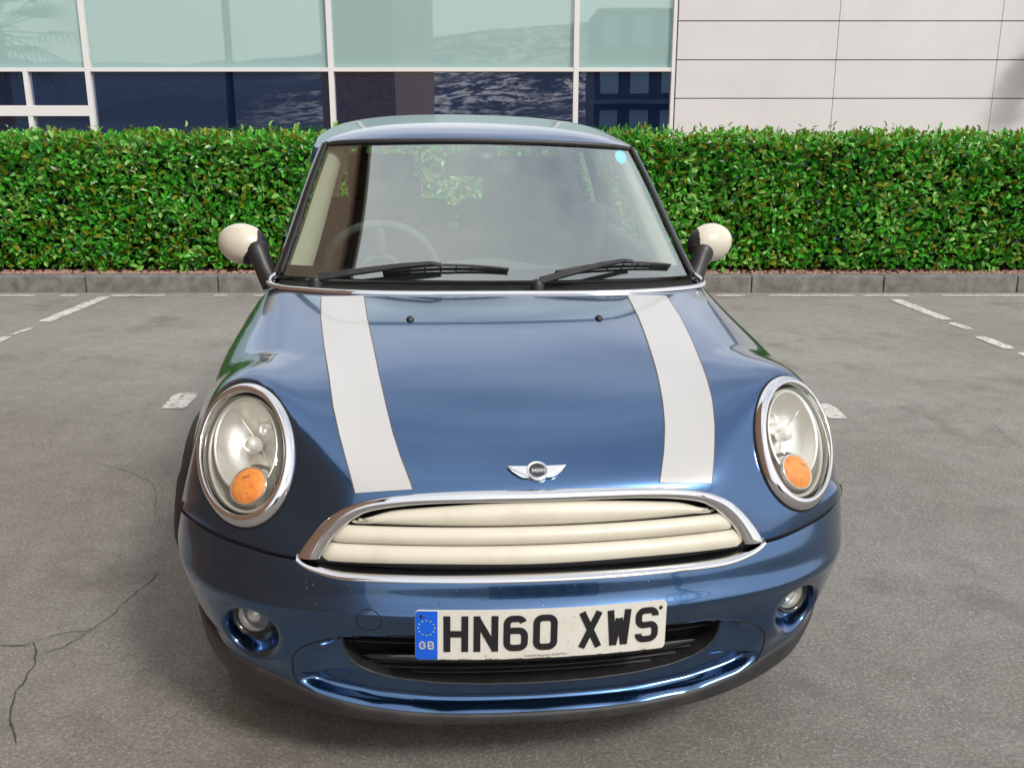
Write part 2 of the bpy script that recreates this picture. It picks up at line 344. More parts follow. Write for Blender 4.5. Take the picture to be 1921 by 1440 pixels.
# side panels behind the seam, with wheel arch openings
WY1, WY2, WZ, AR = .715, 3.13, .30, .345
def side_rows():
    rows = []
    for y, xs in ((.335, [.768, .782, .750, .695]), (.36, [.780, .790, .762, .712]), (.46, [.798, .806, .788, .752]), (.60, [.814, .818, .800, .762]), (.8, [.822, .826, .810, .77]),
                  (1.06, [.822, .828, .815, .78]), (1.5, [.822, .828, .818, .79]), (2.3, [.822, .828, .82, .79]), (2.9, [.822, .828, .82, .79]), (3.3, [.80, .81, .80, .77]), (3.52, [.72, .74, .73, .70])):
        rows.append([(xs[0], y, .585 if y > .5 else .575+.02*(y-.3)), (xs[1], y, .47), (xs[2], y, .33), (xs[3], y, .20)])
    return rows
for s in (1, -1):
    g = grid(side_rows(), 12, 8)*[s, 1, 1]; V = g.reshape(-1, 3); SIDEBVH = BVHTree.FromPolygons([Vector(v) for v in V], gridfaces(*g.shape[:2])); F = gridfaces(*g.shape[:2], flip=s < 0)
    for wy in (WY1, WY2):
        an = np.linspace(0, 2*np.pi, 240); cv = np.stack([np.full(240, s*.84), wy+AR*np.cos(an), WZ+AR*np.sin(an)], 1)
        V = np.array(V); cv_ = cv.copy()
        def ins(c, wy=wy): return (c[1]-wy)**2+(c[2]-WZ)**2 < AR**2
        V, F = hole(V, F, ins)
    mesh('side_panel', V, F, PAINT, car)
    for wy in (WY1, WY2):
        mb = MB(); A = []; sect = []
        for i in range(41):
            a = math.pi*(.0+.965*i/40); tp = min(1, max(0, (.965*math.pi-a)/.35)); 
            for (rr, dx) in ((AR+.038, -.012), (AR+.034, .008), (AR+.016, .018), (AR-.006, .018), (AR-.014, .008), (AR-.018, -.07)):
                yy, zz = wy+rr*math.cos(a), WZ+rr*math.sin(a)
                zc_ = max(zz, .205); cand = [h[0].x*s for bv in (BODYBVH, SIDEBVH) for h in [bv.ray_cast(Vector((s*2, yy, zc_)), Vector((-s, 0, 0)))] if h[0] is not None and h[0].x*s > .6]
                xb = max(cand) if cand else .80
                sect.append((s*(xb+(dx*tp if dx > 0 else dx)-.022*(1-tp)), yy, zz))
        mesh('arch_trim', sect, gridfaces(41, 6, flip=s < 0), TRIMP, car)
        # liner
        mb = MB()
        pr = [(s*(.735-.3*j), wy+(AR-.01)*math.cos(math.pi*(.02+.96*i/24)), WZ+(AR-.01)*math.sin(math.pi*(.02+.96*i/24))) for i in range(25) for j in (0, 1)]
        mesh('wheel_liner', pr, gridfaces(25, 2), RUBBER, car)
# wheels
for s in (1, -1):
    for wy in (WY1, WY2):
        w = empty('wheel', (s*.672, wy, .302+s*.672*math.tan(ROLL))); w.parent = car
        Mx = Matrix.Rotation(math.pi/2, 4, 'Y')
        mb = MB(); mb.lathe([(.19, -.085), (.285, -.088), (.300, -.07), (.303, -.03), (.303, .03), (.300, .07), (.285, .088), (.19, .085)], 48, Mx); mb.build('tyre', RUBBER, w)
        mb = MB(); mb.lathe([(.195, -.08), (.18, -.05), (.18, .05), (.195, .08)], 48, Mx)
        for k in range(7):
            a = 2*math.pi*k/7; c = Vector((s*.055, math.cos(a)*.11, math.sin(a)*.11)); mb.box(c, (.02, .17, .035), Matrix.Rotation(a, 3, 'X'))
        mb.lathe([(0.001, s*.07), (.04, s*.068), (.05, s*.045)], 24, Mx); mb.build('rim', WHEELM, w)

# shoulders and flanks behind the bonnet
SH = [
 [(.643,1.045,.95),(.705,1.062,.885),(.762,1.062,.79),(.804,1.062,.68),(.822,1.062,.575)],
 [(.655,1.22,.918),(.705,1.22,.850),(.760,1.22,.765),(.804,1.22,.67),(.822,1.22,.575)],
 [(.680,1.55,.885),(.725,1.55,.825),(.775,1.55,.745),(.808,1.55,.66),(.822,1.55,.575)],
 [(.70,2.3,.89),(.74,2.3,.835),(.785,2.3,.75),(.812,2.3,.66),(.822,2.3,.575)],
 [(.68,3.0,.91),(.725,3.0,.85),(.775,3.0,.76),(.808,3.0,.66),(.822,3.0,.575)],
 [(.62,3.4,.93),(.66,3.42,.86),(.70,3.44,.77),(.73,3.46,.67),(.745,3.47,.575)],
 [(.50,3.53,.93),(.53,3.57,.86),(.55,3.60,.77),(.57,3.62,.67),(.57,3.63,.575)],
]
for s in (1, -1):
    g = grid(SH, 8, 6)*[s, 1, 1]; o = mesh('door_panel', g.reshape(-1, 3), gridfaces(*g.shape[:2], flip=s < 0), PAINT, car)
g = grid(mirror_rows([[(0,3.58,.93),(.25,3.57,.93),(.50,3.53,.93)],[(0,3.65,.77),(.3,3.64,.77),(.55,3.60,.77)],[(0,3.67,.575),(.3,3.66,.575),(.57,3.63,.575)],[(0,3.67,.40),(.3,3.66,.40),(.60,3.60,.40)],[(0,3.62,.22),(.3,3.61,.22),(.62,3.54,.22)]]), 6, 6)
mesh('tailgate', g.reshape(-1, 3), gridfaces(*g.shape[:2]), PAINT, car)

# roof
RO = [
 [(0,1.415,1.377),(.25,1.427,1.374),(.40,1.450,1.368),(.475,1.473,1.362),(.515,1.492,1.352),(.535,1.51,1.338)],
 [(0,1.52,1.412),(.25,1.53,1.408),(.40,1.55,1.395),(.485,1.565,1.378),(.53,1.58,1.360),(.553,1.59,1.342)],
 [(0,1.75,1.444),(.25,1.76,1.438),(.41,1.77,1.420),(.50,1.78,1.396),(.55,1.79,1.370),(.575,1.80,1.345)],
 [(0,2.05,1.459),(.25,2.05,1.452),(.42,2.05,1.432),(.51,2.05,1.405),(.56,2.05,1.374),(.585,2.05,1.345)],
 [(0,2.7,1.445),(.25,2.7,1.438),(.42,2.7,1.42),(.50,2.7,1.396),(.55,2.7,1.365),(.575,2.7,1.335)],
 [(0,3.25,1.405),(.25,3.24,1.40),(.40,3.22,1.385),(.47,3.20,1.365),(.51,3.18,1.34),(.53,3.17,1.31)],
]
g = grid(mirror_rows(RO), 8, 8); roof = mesh('roof', g.reshape(-1, 3), gridfaces(*g.shape[:2], flip=True), PAINT, car)
ROOFBVH = BVHTree.FromPolygons([Vector(v) for v in g.reshape(-1, 3)], gridfaces(*g.shape[:2]))
gl_ = g.copy()*[.985, 1, 1]-[0, 0, .022]; mesh('headliner', gl_.reshape(-1, 3), gridfaces(*g.shape[:2]), CREAMTRIM, roof)
# black gloss strip ahead of the roof
mb = MB(); mb.tube([Vector(p) for p in spline(mirror_rows([[(a, b-.004, c-.006) for a, b, c in RO[0][:5]]])[0], 6)], .0075, 8); mb.build('header_seal', BLACKP, car)
# aerial fin
mb = MB(); pz = ROOFBVH.ray_cast(Vector((0, 3.05, 3)), Vector((0, 0, -1)))[0].z
V = [(x, 3.05+y, pz+z) for (x, y, z) in ((-.018, -.04, 0), (.018, -.04, 0), (.018, .06, 0), (-.018, .06, 0), (-.008, .02, .05), (.008, .02, .05), (.008, .05, .055), (-.008, .05, .055))]
mb.add(V, [(0, 1, 5, 4), (1, 2, 6, 5), (2, 3, 7, 6), (3, 0, 4, 7), (4, 5, 6, 7)]); mb.build('aerial_fin', TRIMP, roof, bevel=.006)

# windscreen
WS = [
 [(0,1.030,.976),(.28,1.042,.977),(.48,1.072,.978),(.585,1.100,.979),(.630,1.119,.980)],
 [(0,1.153,1.112),(.265,1.166,1.111),(.455,1.196,1.109),(.550,1.224,1.107),(.588,1.242,1.106)],
 [(0,1.285,1.246),(.25,1.298,1.245),(.428,1.326,1.241),(.515,1.352,1.238),(.548,1.368,1.236)],
 [(0,1.413,1.368),(.235,1.425,1.365),(.40,1.449,1.359),(.478,1.472,1.354),(.508,1.487,1.351)],
]
gw = grid(mirror_rows(WS), 12, 10); WSG = gw; mw, nw = gw.shape[:2]
ws = mesh('windscreen', gw.reshape(-1, 3), gridfaces(mw, nw), GLASS, car)
WSBVH = BVHTree.FromPolygons([Vector(v) for v in gw.reshape(-1, 3)], gridfaces(mw, nw))
# printed border behind the glass
Fz = []
for i in range(mw-1):
    for j in range(nw-1):
        c = (gw[i, j]+gw[i+1, j+1])/2; u = i/(mw-1); v = min(j, nw-2-j)/(nw-1)
        if u < .075 or u > .945 or v < .018+.01*(u < .2): Fz.append((i*nw+j, i*nw+j+1, (i+1)*nw+j+1, (i+1)*nw+j))
mesh('windscreen_border', (gw+[0, .004, -.004]).reshape(-1, 3), Fz, GAP, ws)
# pillars: gloss outer skin, rubber bead
AP0, AP1 = np.array([.630, 1.119, .980]), np.array([.508, 1.487, 1.351])
edge = spline(np.array([WS[i][-1] for i in range(4)]), 8)
for s in (1, -1):
    e = edge.copy(); rows = []
    for i, p in enumerate(e):
        u = i/(len(e)-1); w = .030-.004*u
        q = [p+[-.010, -.004, .003], p+[.002, -.002, .006], p+[.012, .006, .006], p+[w*.75, .03, .0], p+[w, .07, -.012]]
        rows.append(q)
    rows = np.array(rows)*[s, 1, 1]
    mesh('windscreen_pillar', rows.reshape(-1, 3), gridfaces(len(e), 5, flip=s < 0), GLOSSB, car)
    mb = MB(); mb.tube([Vector((s*(p[0]-.004), p[1]-.004, p[2]+.006)) for p in e], .006, 8); mb.build('windscreen_seal', RUBBER, car)
    # inner cream trim
    rows = []
    for i, p in enumerate(e):
        u = i/(len(e)-1); q = [p+[-.016, .016, -.010], p+[-.034, .018, -.010], p+[-.056-.012*(1-u), .045, -.015], p+[-.060-.02*(1-u), .09, -.02]]
        rows.append(q)
    rows = np.array(rows)*[s, 1, 1]; mesh('pillar_trim', rows.reshape(-1, 3), gridfaces(len(e), 4), CREAMTRIM, car)
# side windows, pillars
def sidepoint(y, z):    # x of glass at height z
    zb = np.interp(y, [1.12, 1.3, 1.55, 2.3, 3.0, 3.35], [.962, .922, .90, .90, .92, .93])
    xb = np.interp(y, [1.12, 1.3, 1.55, 2.3, 3.0, 3.35], [.645, .68, .695, .705, .68, .62])
    zt = np.interp(y, [1.49, 1.8, 2.05, 2.7, 3.17], [1.345, 1.350, 1.350, 1.34, 1.315]); xt = np.interp(y, [1.49, 1.8, 2.05, 2.7, 3.17], [.522, .570, .580, .570, .525])
    t = (z-zb)/(zt-zb); return xb+(xt-xb)*t+.012*4*t*(1-t)
def quad_side(s, P, name, m, th=0, n=8):
    A, B, C, D = [np.array(p, float) for p in P]; V = []
    for i in range(n+1):
        for j in range(n+1):
            u, v = i/n, j/n; yz = (A*(1-u)+B*u)*(1-v)+(D*(1-u)+C*u)*v
            V.append((s*(sidepoint(*yz)+th), yz[0], yz[1]))
    return mesh(name, V, gridfaces(n+1, n+1, flip=s > 0), m, car)
for s in (1, -1):
    quad_side(s, [(1.20, .945), (2.40, .90), (2.36, 1.345), (1.53, 1.345)], 'door_window', SGLASS)
    quad_side(s, [(2.56, .90), (2.98, .915), (2.94, 1.335), (2.54, 1.34)], 'quarter_window', SGLASS)
    quad_side(s, [(2.38, .895), (2.58, .895), (2.55, 1.345), (2.35, 1.35)], 'door_pillar', GLOSSB, .004)
    quad_side(s, [(2.93, .91), (3.36, .93), (3.17, 1.32), (2.88, 1.34)], 'rear_pillar', GLOSSB, .004)
    quad_side(s, [(2.40, .88), (2.58, .88), (2.55, 1.35), (2.37, 1.35)], 'door_pillar_trim', CREAMTRIM, -.035)
    quad_side(s, [(2.85, .88), (3.36, .90), (3.17, 1.32), (2.80, 1.35)], 'rear_pillar_trim', CREAMTRIM, -.035)
    quad_side(s, [(1.50, 1.315), (3.0, 1.315), (3.0, 1.345), (1.50, 1.345)], 'roof_rail_trim', CREAMTRIM, -.02)
    # belt moulding
    ys = np.linspace(1.12, 3.36, 40); mb = MB(); mb.tube([(s*(sidepoint(y, np.interp(y, [1.12, 1.3, 1.55, 2.3, 3.0, 3.35], [.962, .922, .90, .90, .92, .93]))+.004), y, float(np.interp(y, [1.12, 1.3, 1.55, 2.3, 3.0, 3.35], [.962, .922, .90, .90, .92, .93]))) for y in ys], .009, 8); mb.build('belt_moulding', CHROME, car)
    # door card
    V = [(s*x, y, z) for y in np.linspace(1.15, 3.2, 10) for (x, z) in ((.650, float(np.interp(y, [1.12, 1.3, 1.55, 3.3], [.965, .97, .985, 1.06]))), (.60, float(np.interp(y, [1.12, 1.3, 1.55, 3.3], [.955, .96, .975, 1.05]))), (.62, .55), (.66, .3))]
    mesh('door_card', V, gridfaces(10, 4), DASHM, car)
# rear window and frame
g = grid(mirror_rows([[(0,3.57,.94),(.3,3.56,.94),(.53,3.50,.94)],[(0,3.30,1.39),(.25,3.29,1.385),(.46,3.22,1.36)]]), 8, 8)
rw = mesh('rear_window', g.reshape(-1, 3), gridfaces(*g.shape[:2]), SGLASS, car)
Fz = []
for i in range(g.shape[0]-1):
    for j in range(g.shape[1]-1):
        u = i/(g.shape[0]-1); v = min(j, g.shape[1]-2-j)/(g.shape[1]-1)
        if u < .12 or u >= .87 or v < .06: Fz.append((i*g.shape[1]+j, i*g.shape[1]+j+1, (i+1)*g.shape[1]+j+1, (i+1)*g.shape[1]+j))
mesh('rear_window_frame', (g+[0, .004, .002]).reshape(-1, 3), Fz, GLOSSB, rw)

# scuttle panel between bonnet and glass, with the chrome rim
sc0 = np.array([(a, b+.004, c-.006) for a, b, c in HR[0][:5]]); sc2 = np.array([WS[0][i] for i in range(5)])+[0, .02, -.012]
scm = sc0*.5+sc2*.5-[0, 0, .010]
g = grid(mirror_rows([sc0, scm, sc2]), 5, 8); mesh('scuttle_panel', g.reshape(-1, 3), gridfaces(*g.shape[:2], flip=True), BLACKP, car)
CH = [(0,.936,.957),(.2,.936,.957),(.4,.950,.958),(.54,.985,.960),(.615,1.020,.962),(.648,1.055,.966),(.655,1.10,.972),(.642,1.13,.982)]
P = spline(mirror_rows([CH])[0], 8); sect = []
for i, p in enumerate(P):
    a, b = P[max(i-1, 0)], P[min(i+1, len(P)-1)]; t = (b-a)/np.linalg.norm(b-a); nrm = np.cross(t, [0, 0, 1]); nrm /= np.linalg.norm(nrm)
    if nrm[1] > 0 and i not in (): pass
    side = nrm if nrm@(p-np.array([0, 1.3, .96])) > 0 else -nrm
    for (w, h) in ((.010, -.006), (.010, .001), (.005, .0045), (-.004, .0045), (-.009, .0), (-.009, -.008)): sect.append(p+side*w+[0, 0, h])
mesh('scuttle_chrome_rim', sect, gridfaces(len(P), 6), CHROME, car)

# bonnet stripes (x of inner / outer edge at station w = y+z)
SI = [(1.875, .378), (1.857, .377), (1.655, .365), (1.444, .347), (1.255, .331), (1.087, .314), (.982, .301), (.888, .285), (.771, .260)]
SO = [(1.875, .495), (1.66, .483), (1.447, .464), (1.256, .444), (1.09, .428), (.975, .412), (.893, .398), (.767, .375)]
def stripe(s, name, a0, a1, off, m):
    ws_ = np.linspace(1.868, .775, 110); V = []; nn = 7
    for w in ws_:
        xi = np.interp(w, [p[0] for p in SI][::-1], [p[1] for p in SI][::-1])+a0; xo = np.interp(w, [p[0] for p in SO][::-1], [p[1] for p in SO][::-1])+a1
        for k in range(nn):
            x = s*(xi+(xo-xi)*k/(nn-1)); p, n = stick(x, w, off)
            if p is None: p = Vector(V[-1])
            V.append(tuple(p))
    return mesh(name, V, gridfaces(len(ws_), nn, flip=s > 0), m, bonnet)
STR = {}
for s in (1, -1):
    stripe(s, 'bonnet_stripe', 0, 0, .0016, STRIPE); stripe(s, 'stripe_outline', -.0025, .0025, .0008, STRIPEEDGE)
# washer nozzles
for s in (1, -1):
    p, n = stick(s*.252, .711+.925, .004); mb = MB()
    q = n.to_track_quat('Z', 'Y').to_matrix().to_4x4(); q.translation = p-n*.003
    mb.lathe([(.001, .008), (.006, .0075), (.009, .004), (.011, 0)], 16, q, 1, 1.1); mb.build('washer_nozzle', BLACKP, bonnet)

# ---------------- headlamps
def ringframe(s, ku=0, kv=0, h=0):
    c = ringC+ringU*ku+ringV*kv+ringN*h
    M = Matrix.Identity(4)
    u, v, n = Vector(ringU/ulen), Vector(ringV/vlen), Vector(ringN)
    for i, a in enumerate((v, u, n)): M[0][i], M[1][i], M[2][i] = a
    M.translation = Vector(c)
    if s < 0: M = Matrix.Diagonal((-1, 1, 1, 1)) @ M
    return M
for s in (1, -1):
    hl = empty('headlamp'); hl.parent = car
    Mh = ringframe(s)
    def ell(prof, name, m, parent, M=None, n=72):
        mb = MB(); mb.lathe(prof, n, M or Mh, vlen, ulen); return mb.build(name, m, parent)
    ell([(1.0, -.012), (1.0, .000), (.988, .005), (.96, .0105), (.92, .0150), (.88, .0175), (.855, .0170), (.845, .012), (.842, -.01)], 'chrome_ring', CHROME, hl)
    ell([(1.018, -.008), (1.016, -.001), (1.0, -.001)], 'ring_gap', GAP, hl)
    ell([(.846, -.004), (.83, -.002), (.805, -.002), (.80, -.014)], 'lens_seal', RUBBER, hl)
    ell([(.815, -.004), (.81, .006), (.79, .0135), (.74, .020), (.62, .029), (.45, .036), (.25, .040), (.001, .041)], 'lens', LENS, hl)
    ell([(.80, -.004), (.75, -.02), (.70, -.05), (.55, -.075), (.3, -.085), (.001, -.088)], 'lamp_bowl', BOWL, hl)
    ell([(.80, -.004), (.765, -.003), (.755, -.012)], 'lens_rim', BOWL, hl)
    # main reflector, set high in the bowl
    M2 = ringframe(s, .13, .0, -.004)
    ell([(.66, .0), (.64, .004), (.61, -.004), (.56, -.022), (.43, -.042), (.25, -.054), (.10, -.058), (.001, -.058)], 'main_reflector', REFLECTOR, hl, M2)
    M3 = ringframe(s, .18, .02*s, -.035); mb = MB()
    mb.lathe([(.001, .022), (.010, .020), (.017, .013), (.020, .002), (.019, -.01), (.012, -.02)], 24, M3); mb.build('bulb', BULB, hl)
    # raised ridge that crosses the reflector, and a small side light beside the bulb
    mb = MB(); P = []
    for k in range(13):
        u = -.46+.92*k/12; P.append(M2 @ Vector((vlen*(.10*s+.22*math.sin(u*2.2)), ulen*u, -.048+.030*(abs(u)/.46)**2)))
    mb.tube(P, .0018, 6, flat=(0, -1, 0)); mb.build('reflector_ridge', REFLECTOR, hl)
    mb = MB(); Ms = ringframe(s, .30, -.36, -.030); mb.lathe([(.017, .006), (.015, .008), (.012, -.004), (.006, -.010), (.001, -.010)], 24, Ms); mb.build('side_light', REFLECTOR, hl)
    # dark crescent and indicator
    M4 = ringframe(s, -.46, .03, -.006)
    mb = MB(); mb.lathe([(.056, -.022), (.054, -.006), (.050, -.004), (.046, -.014)], 40, M4, 1.0, .95); mb.build('indicator_housing', DARKREF, hl)
    M5 = ringframe(s, -.46, .03, .004)
    mb = MB(); mb.lathe([(.0405, -.006), (.0405, .003), (.0385, .0045), (.0365, .003)], 40, M5, 1.10, 1.02); mb.build('indicator_rim', CHROME, hl)
    ORANGE = MATS.get('indicator_orange') or mat('indicator_orange', (1.0, .31, .0), .4, .0, spec=.2, noise=(90, (.85, .18, .0), .42, .62), bump=(90, .5, .003))
    mb = MB(); mb.lathe([(.037, .003), (.033, .008), (.024, .012), (.012, .014), (.001, .0145)], 40, M5, 1.10, 1.02); ind = mb.build('indicator', ORANGE, hl)
    OB = MATS.get('indicator_core') or mat('indicator_core', (.30, .06, .01), .3)
    mb = MB()
    for k in range(11): mb.box(Vector((-.022+.0044*k, -.020+abs(k-5)*.0012, .0115-abs(k-5)*.0008)), (.0026, .004, .003))
    mb.box(Vector((.004*s, .012, .012)), (.016, .012, .003))
    for i, v in enumerate(mb.V): mb.V[i] = tuple(M5 @ Vector(v))
    mb.build('indicator_ribs', OB, ind)

# ---------------- grille
def gy(x, z): return .016+.36*(z-.549)+.23*x*x
grille = empty('grille'); grille.parent = car
GOo = [(0, .690), (.10, .690), (.20, .688), (.29, .682), (.345, .674), (.385, .663), (.42, .645), (.45, .620), (.477, .588), (.498, .556)]
GIi = [(0, .668), (.10, .668), (.20, .666), (.28, .660), (.335, .651), (.365, .641), (.39, .625), (.415, .603), (.434, .580), (.448, .556)]
GOo, GIi = np.array(GOo), np.array(GIi)
o_ = spline(np.concatenate([GOo[:0:-1]*[-1, 1], GOo]), 6); i_ = spline(np.concatenate([GIi[:0:-1]*[-1, 1], GIi]), 6)
sect = []
oys = []
for a in o_:
    h = BODYBVH.ray_cast(Vector((a[0], -2, max(a[1], .5595))), Vector((0, 1, 0))); oys.append(h[0].y if h[0] is not None else gy(*a))
for (a, b), oy in zip(zip(o_, i_), oys):
    for (t, h) in ((-.05, .012), (-.01, -.001), (.06, -.007), (.25, -.010), (.50, -.010), (.78, -.007), (.95, -.001), (1.0, .006), (1.02, .04)):
        q = a*(1-t)+b*t; tt_ = min(max(t, 0), 1)
        sect.append((q[0], oy*(1-tt_)+(gy(b[0], b[1])-.004)*tt_+h, q[1]))
mesh('grille_surround', sect, gridfaces(len(o_), 9, flip=True), CHROME, grille)
# backing
V = []
for z in np.linspace(.53, .70, 8):
    for x in np.linspace(-.49, .49, 30): V.append((x, gy(x, z)+.045, z))
mesh('grille_backing', V, gridfaces(8, 30), GAP, grille)
# three cream slats: (top z, bottom z) at centre, half widths
def slat(z0t, z0b, xt, xb, drop, tip):
    V = []; nx = 60; prof = 9
    for i in range(nx+1):
        u = -1+2*i/nx
        for k in range(prof):
            v = k/(prof-1); x = u*(xt*(1-v)+xb*v); e = abs(u)
            zt = z0t-drop[0]*e**2-tip*max(0, e-.80)**2*25*.04; zb = z0b-drop[1]*e**2
            z = zt*(1-v)+zb*v
            bul = math.sin(math.pi*(.12+.82*v))*.013; endr = max(0, e-.965)/.035*.006
            V.append((x, gy(x, z)+.010-bul+endr, z))
    o = mesh('grille_slat', V, gridfaces(nx+1, prof, flip=True), CREAM2, grille); return solid(o, .006)
slat(.6635, .6225, .352, .392, (.024, -.006), .30)
slat(.6155, .5865, .404, .428, (-.001, -.001), 0)
slat(.5800, .5465, .431, .449, (-.001, -.004), 0)
# lower chrome strip: bright lip with dark channel behind
P = spline(np.concatenate([np.array(LO)[:0:-1]*[-1, 1], np.array(LO)]), 8); sect = []; chan = []
for x, z in P:
    yb = -.012+.25*x*x+.36*(z-.520)
    for (dy, dz) in ((.022, -.003), (.004, -.003), (-.001, .0005), (-.0015, .0038), (.004, .0078), (.016, .0115)): sect.append((x, yb+dy, z+dz))
    for (dy, dz) in ((.016, .0114), (.035, .019), (.075, .030)): chan.append((x*(1-dy*.9), yb+dy, z+dz))
mesh('lower_chrome_strip', sect, gridfaces(len(P), 6, flip=True), CHROME, grille)
mesh('grille_channel', chan, gridfaces(len(P), 3, flip=True), GLOSSB, grille)

# ---------------- badge
badge = empty('bonnet_badge'); badge.parent = car
bp0, bn0 = stick(0, .101+.715, .0)
Mb = Matrix.Identity(4); bz = bn0.normalized(); bx = Vector((1, 0, 0)); by = bz.cross(bx)
for i, a in enumerate((bx, by, bz)): Mb[0][i], Mb[1][i], Mb[2][i] = a
Mb.translation = bp0+bz*.004
SILVER = mat('badge_silver', (.82, .82, .84), .22, .9)
def xf(mb, M):
    mb.V = [tuple(M @ Vector(v)) for v in mb.V]; return mb
mb = MB(); mb.lathe([(.0235, -.006), (.0240, .001), (.0225, .004), (.0195, .004), (.0185, .0025)], 48); xf(mb, Mb).build('badge_ring', SILVER, badge)
mb = MB(); mb.lathe([(.0190, .0024), (.001, .0030)], 48); xf(mb, Mb).build('badge_disc', GLOSSB, badge)
mb = MB(); mb.lathe([(.0180, .0034), (.0172, .0036)], 48); xf(mb, Mb).build('badge_inner_ring', SILVER, badge)
for s in (1, -1):
    mb = MB()
    for k in range(4):
        zt = .0115-.0063*k; zb = zt-.0055; xo0 = .061-.0105*k; xo1 = .061-.0105*(k+.9)
        x0 = math.sqrt(max(.0005, .0225**2-zt*zt)) if k < 3 else .019
        V = [(s*.019, zt, 0), (s*xo0, zt+(.001 if k == 0 else 0), 0), (s*xo1, zb, 0), (s*.019, zb, 0)]
        V += [(a, b-.0004, .0035) for a, b, _ in V]
        fs = [(4, 5, 6, 7), (0, 1, 5, 4), (1, 2, 6, 5), (2, 3, 7, 6), (3, 0, 4, 7)]
        mb.add(V, fs if s > 0 else [f[::-1] for f in fs])
    V = [(s*.019, .0120, -.002), (s*.0625, .0130, -.002), (s*.052, -.001, -.002), (s*.038, -.0125, -.002), (s*.030, -.0160, -.002), (s*.019, -.0165, -.002)]
    V += [(a, b, .0012) for a, b, _ in V]
    fs = [(6, 7, 8, 9, 10, 11)]+[(i, (i+1) % 6, (i+1) % 6+6, i+6) for i in range(6)]
    mb.add(V, fs if s > 0 else [f[::-1] for f in fs])
    xf(mb, Mb).build('badge_wing', SILVER, badge, smooth=False)

# ---------------- stroke lettering
def strokes(paths, w, h0, h1, M):
    """ribbons with mitred corners; every path is a list of (x, y); closed when first == last"""
    mb = MB()
    for P in paths:
        closed = (abs(P[0][0]-P[-1][0])+abs(P[0][1]-P[-1][1])) < 1e-9; Q = [Vector(p) for p in (P[:-1] if closed else P)]; n = len(Q); Lf, Rt = [], []
        for i in range(n):
            a = Q[i-1] if (closed or i > 0) else None; b = Q[(i+1) % n] if (closed or i < n-1) else None
            d0 = (Q[i]-a).normalized() if a is not None else None; d1 = (b-Q[i]).normalized() if b is not None else None
            if d0 is None: d0 = d1
            if d1 is None: d1 = d0
            t = (d0+d1).normalized(); nn = Vector((-t.y, t.x)); c = max(.45, nn.dot(Vector((-d0.y, d0.x))))
            Lf.append(Q[i]+nn*w/2/c); Rt.append(Q[i]-nn*w/2/c)
        V = []; 
        for l_, r_ in zip(Lf, Rt): V += [(l_.x, l_.y, h1), (r_.x, r_.y, h1), (l_.x, l_.y, h0), (r_.x, r_.y, h0)]
        F = []
        for i in range(n if closed else n-1):
            j = (i+1) % n; a, b = i*4, j*4; F += [(a+1, b+1, b, a), (a, b, b+2, a+2), (b+1, a+1, a+3, b+3)]
        if not closed: F += [(1, 0, 2, 3), ((n-1)*4, (n-1)*4+1, (n-1)*4+3, (n-1)*4+2)]
        mb.add(V, F)
    if callable(M): mb.V = [tuple(M(Vector(v))) for v in mb.V]
    else: xf(mb, M)
    return mb
def arc(cx, cy, rx, ry, a0, a1, n=6): return [(cx+rx*math.cos(R(a0+(a1-a0)*i/n)), cy+ry*math.sin(R(a0+(a1-a0)*i/n))) for i in range(n+1)]
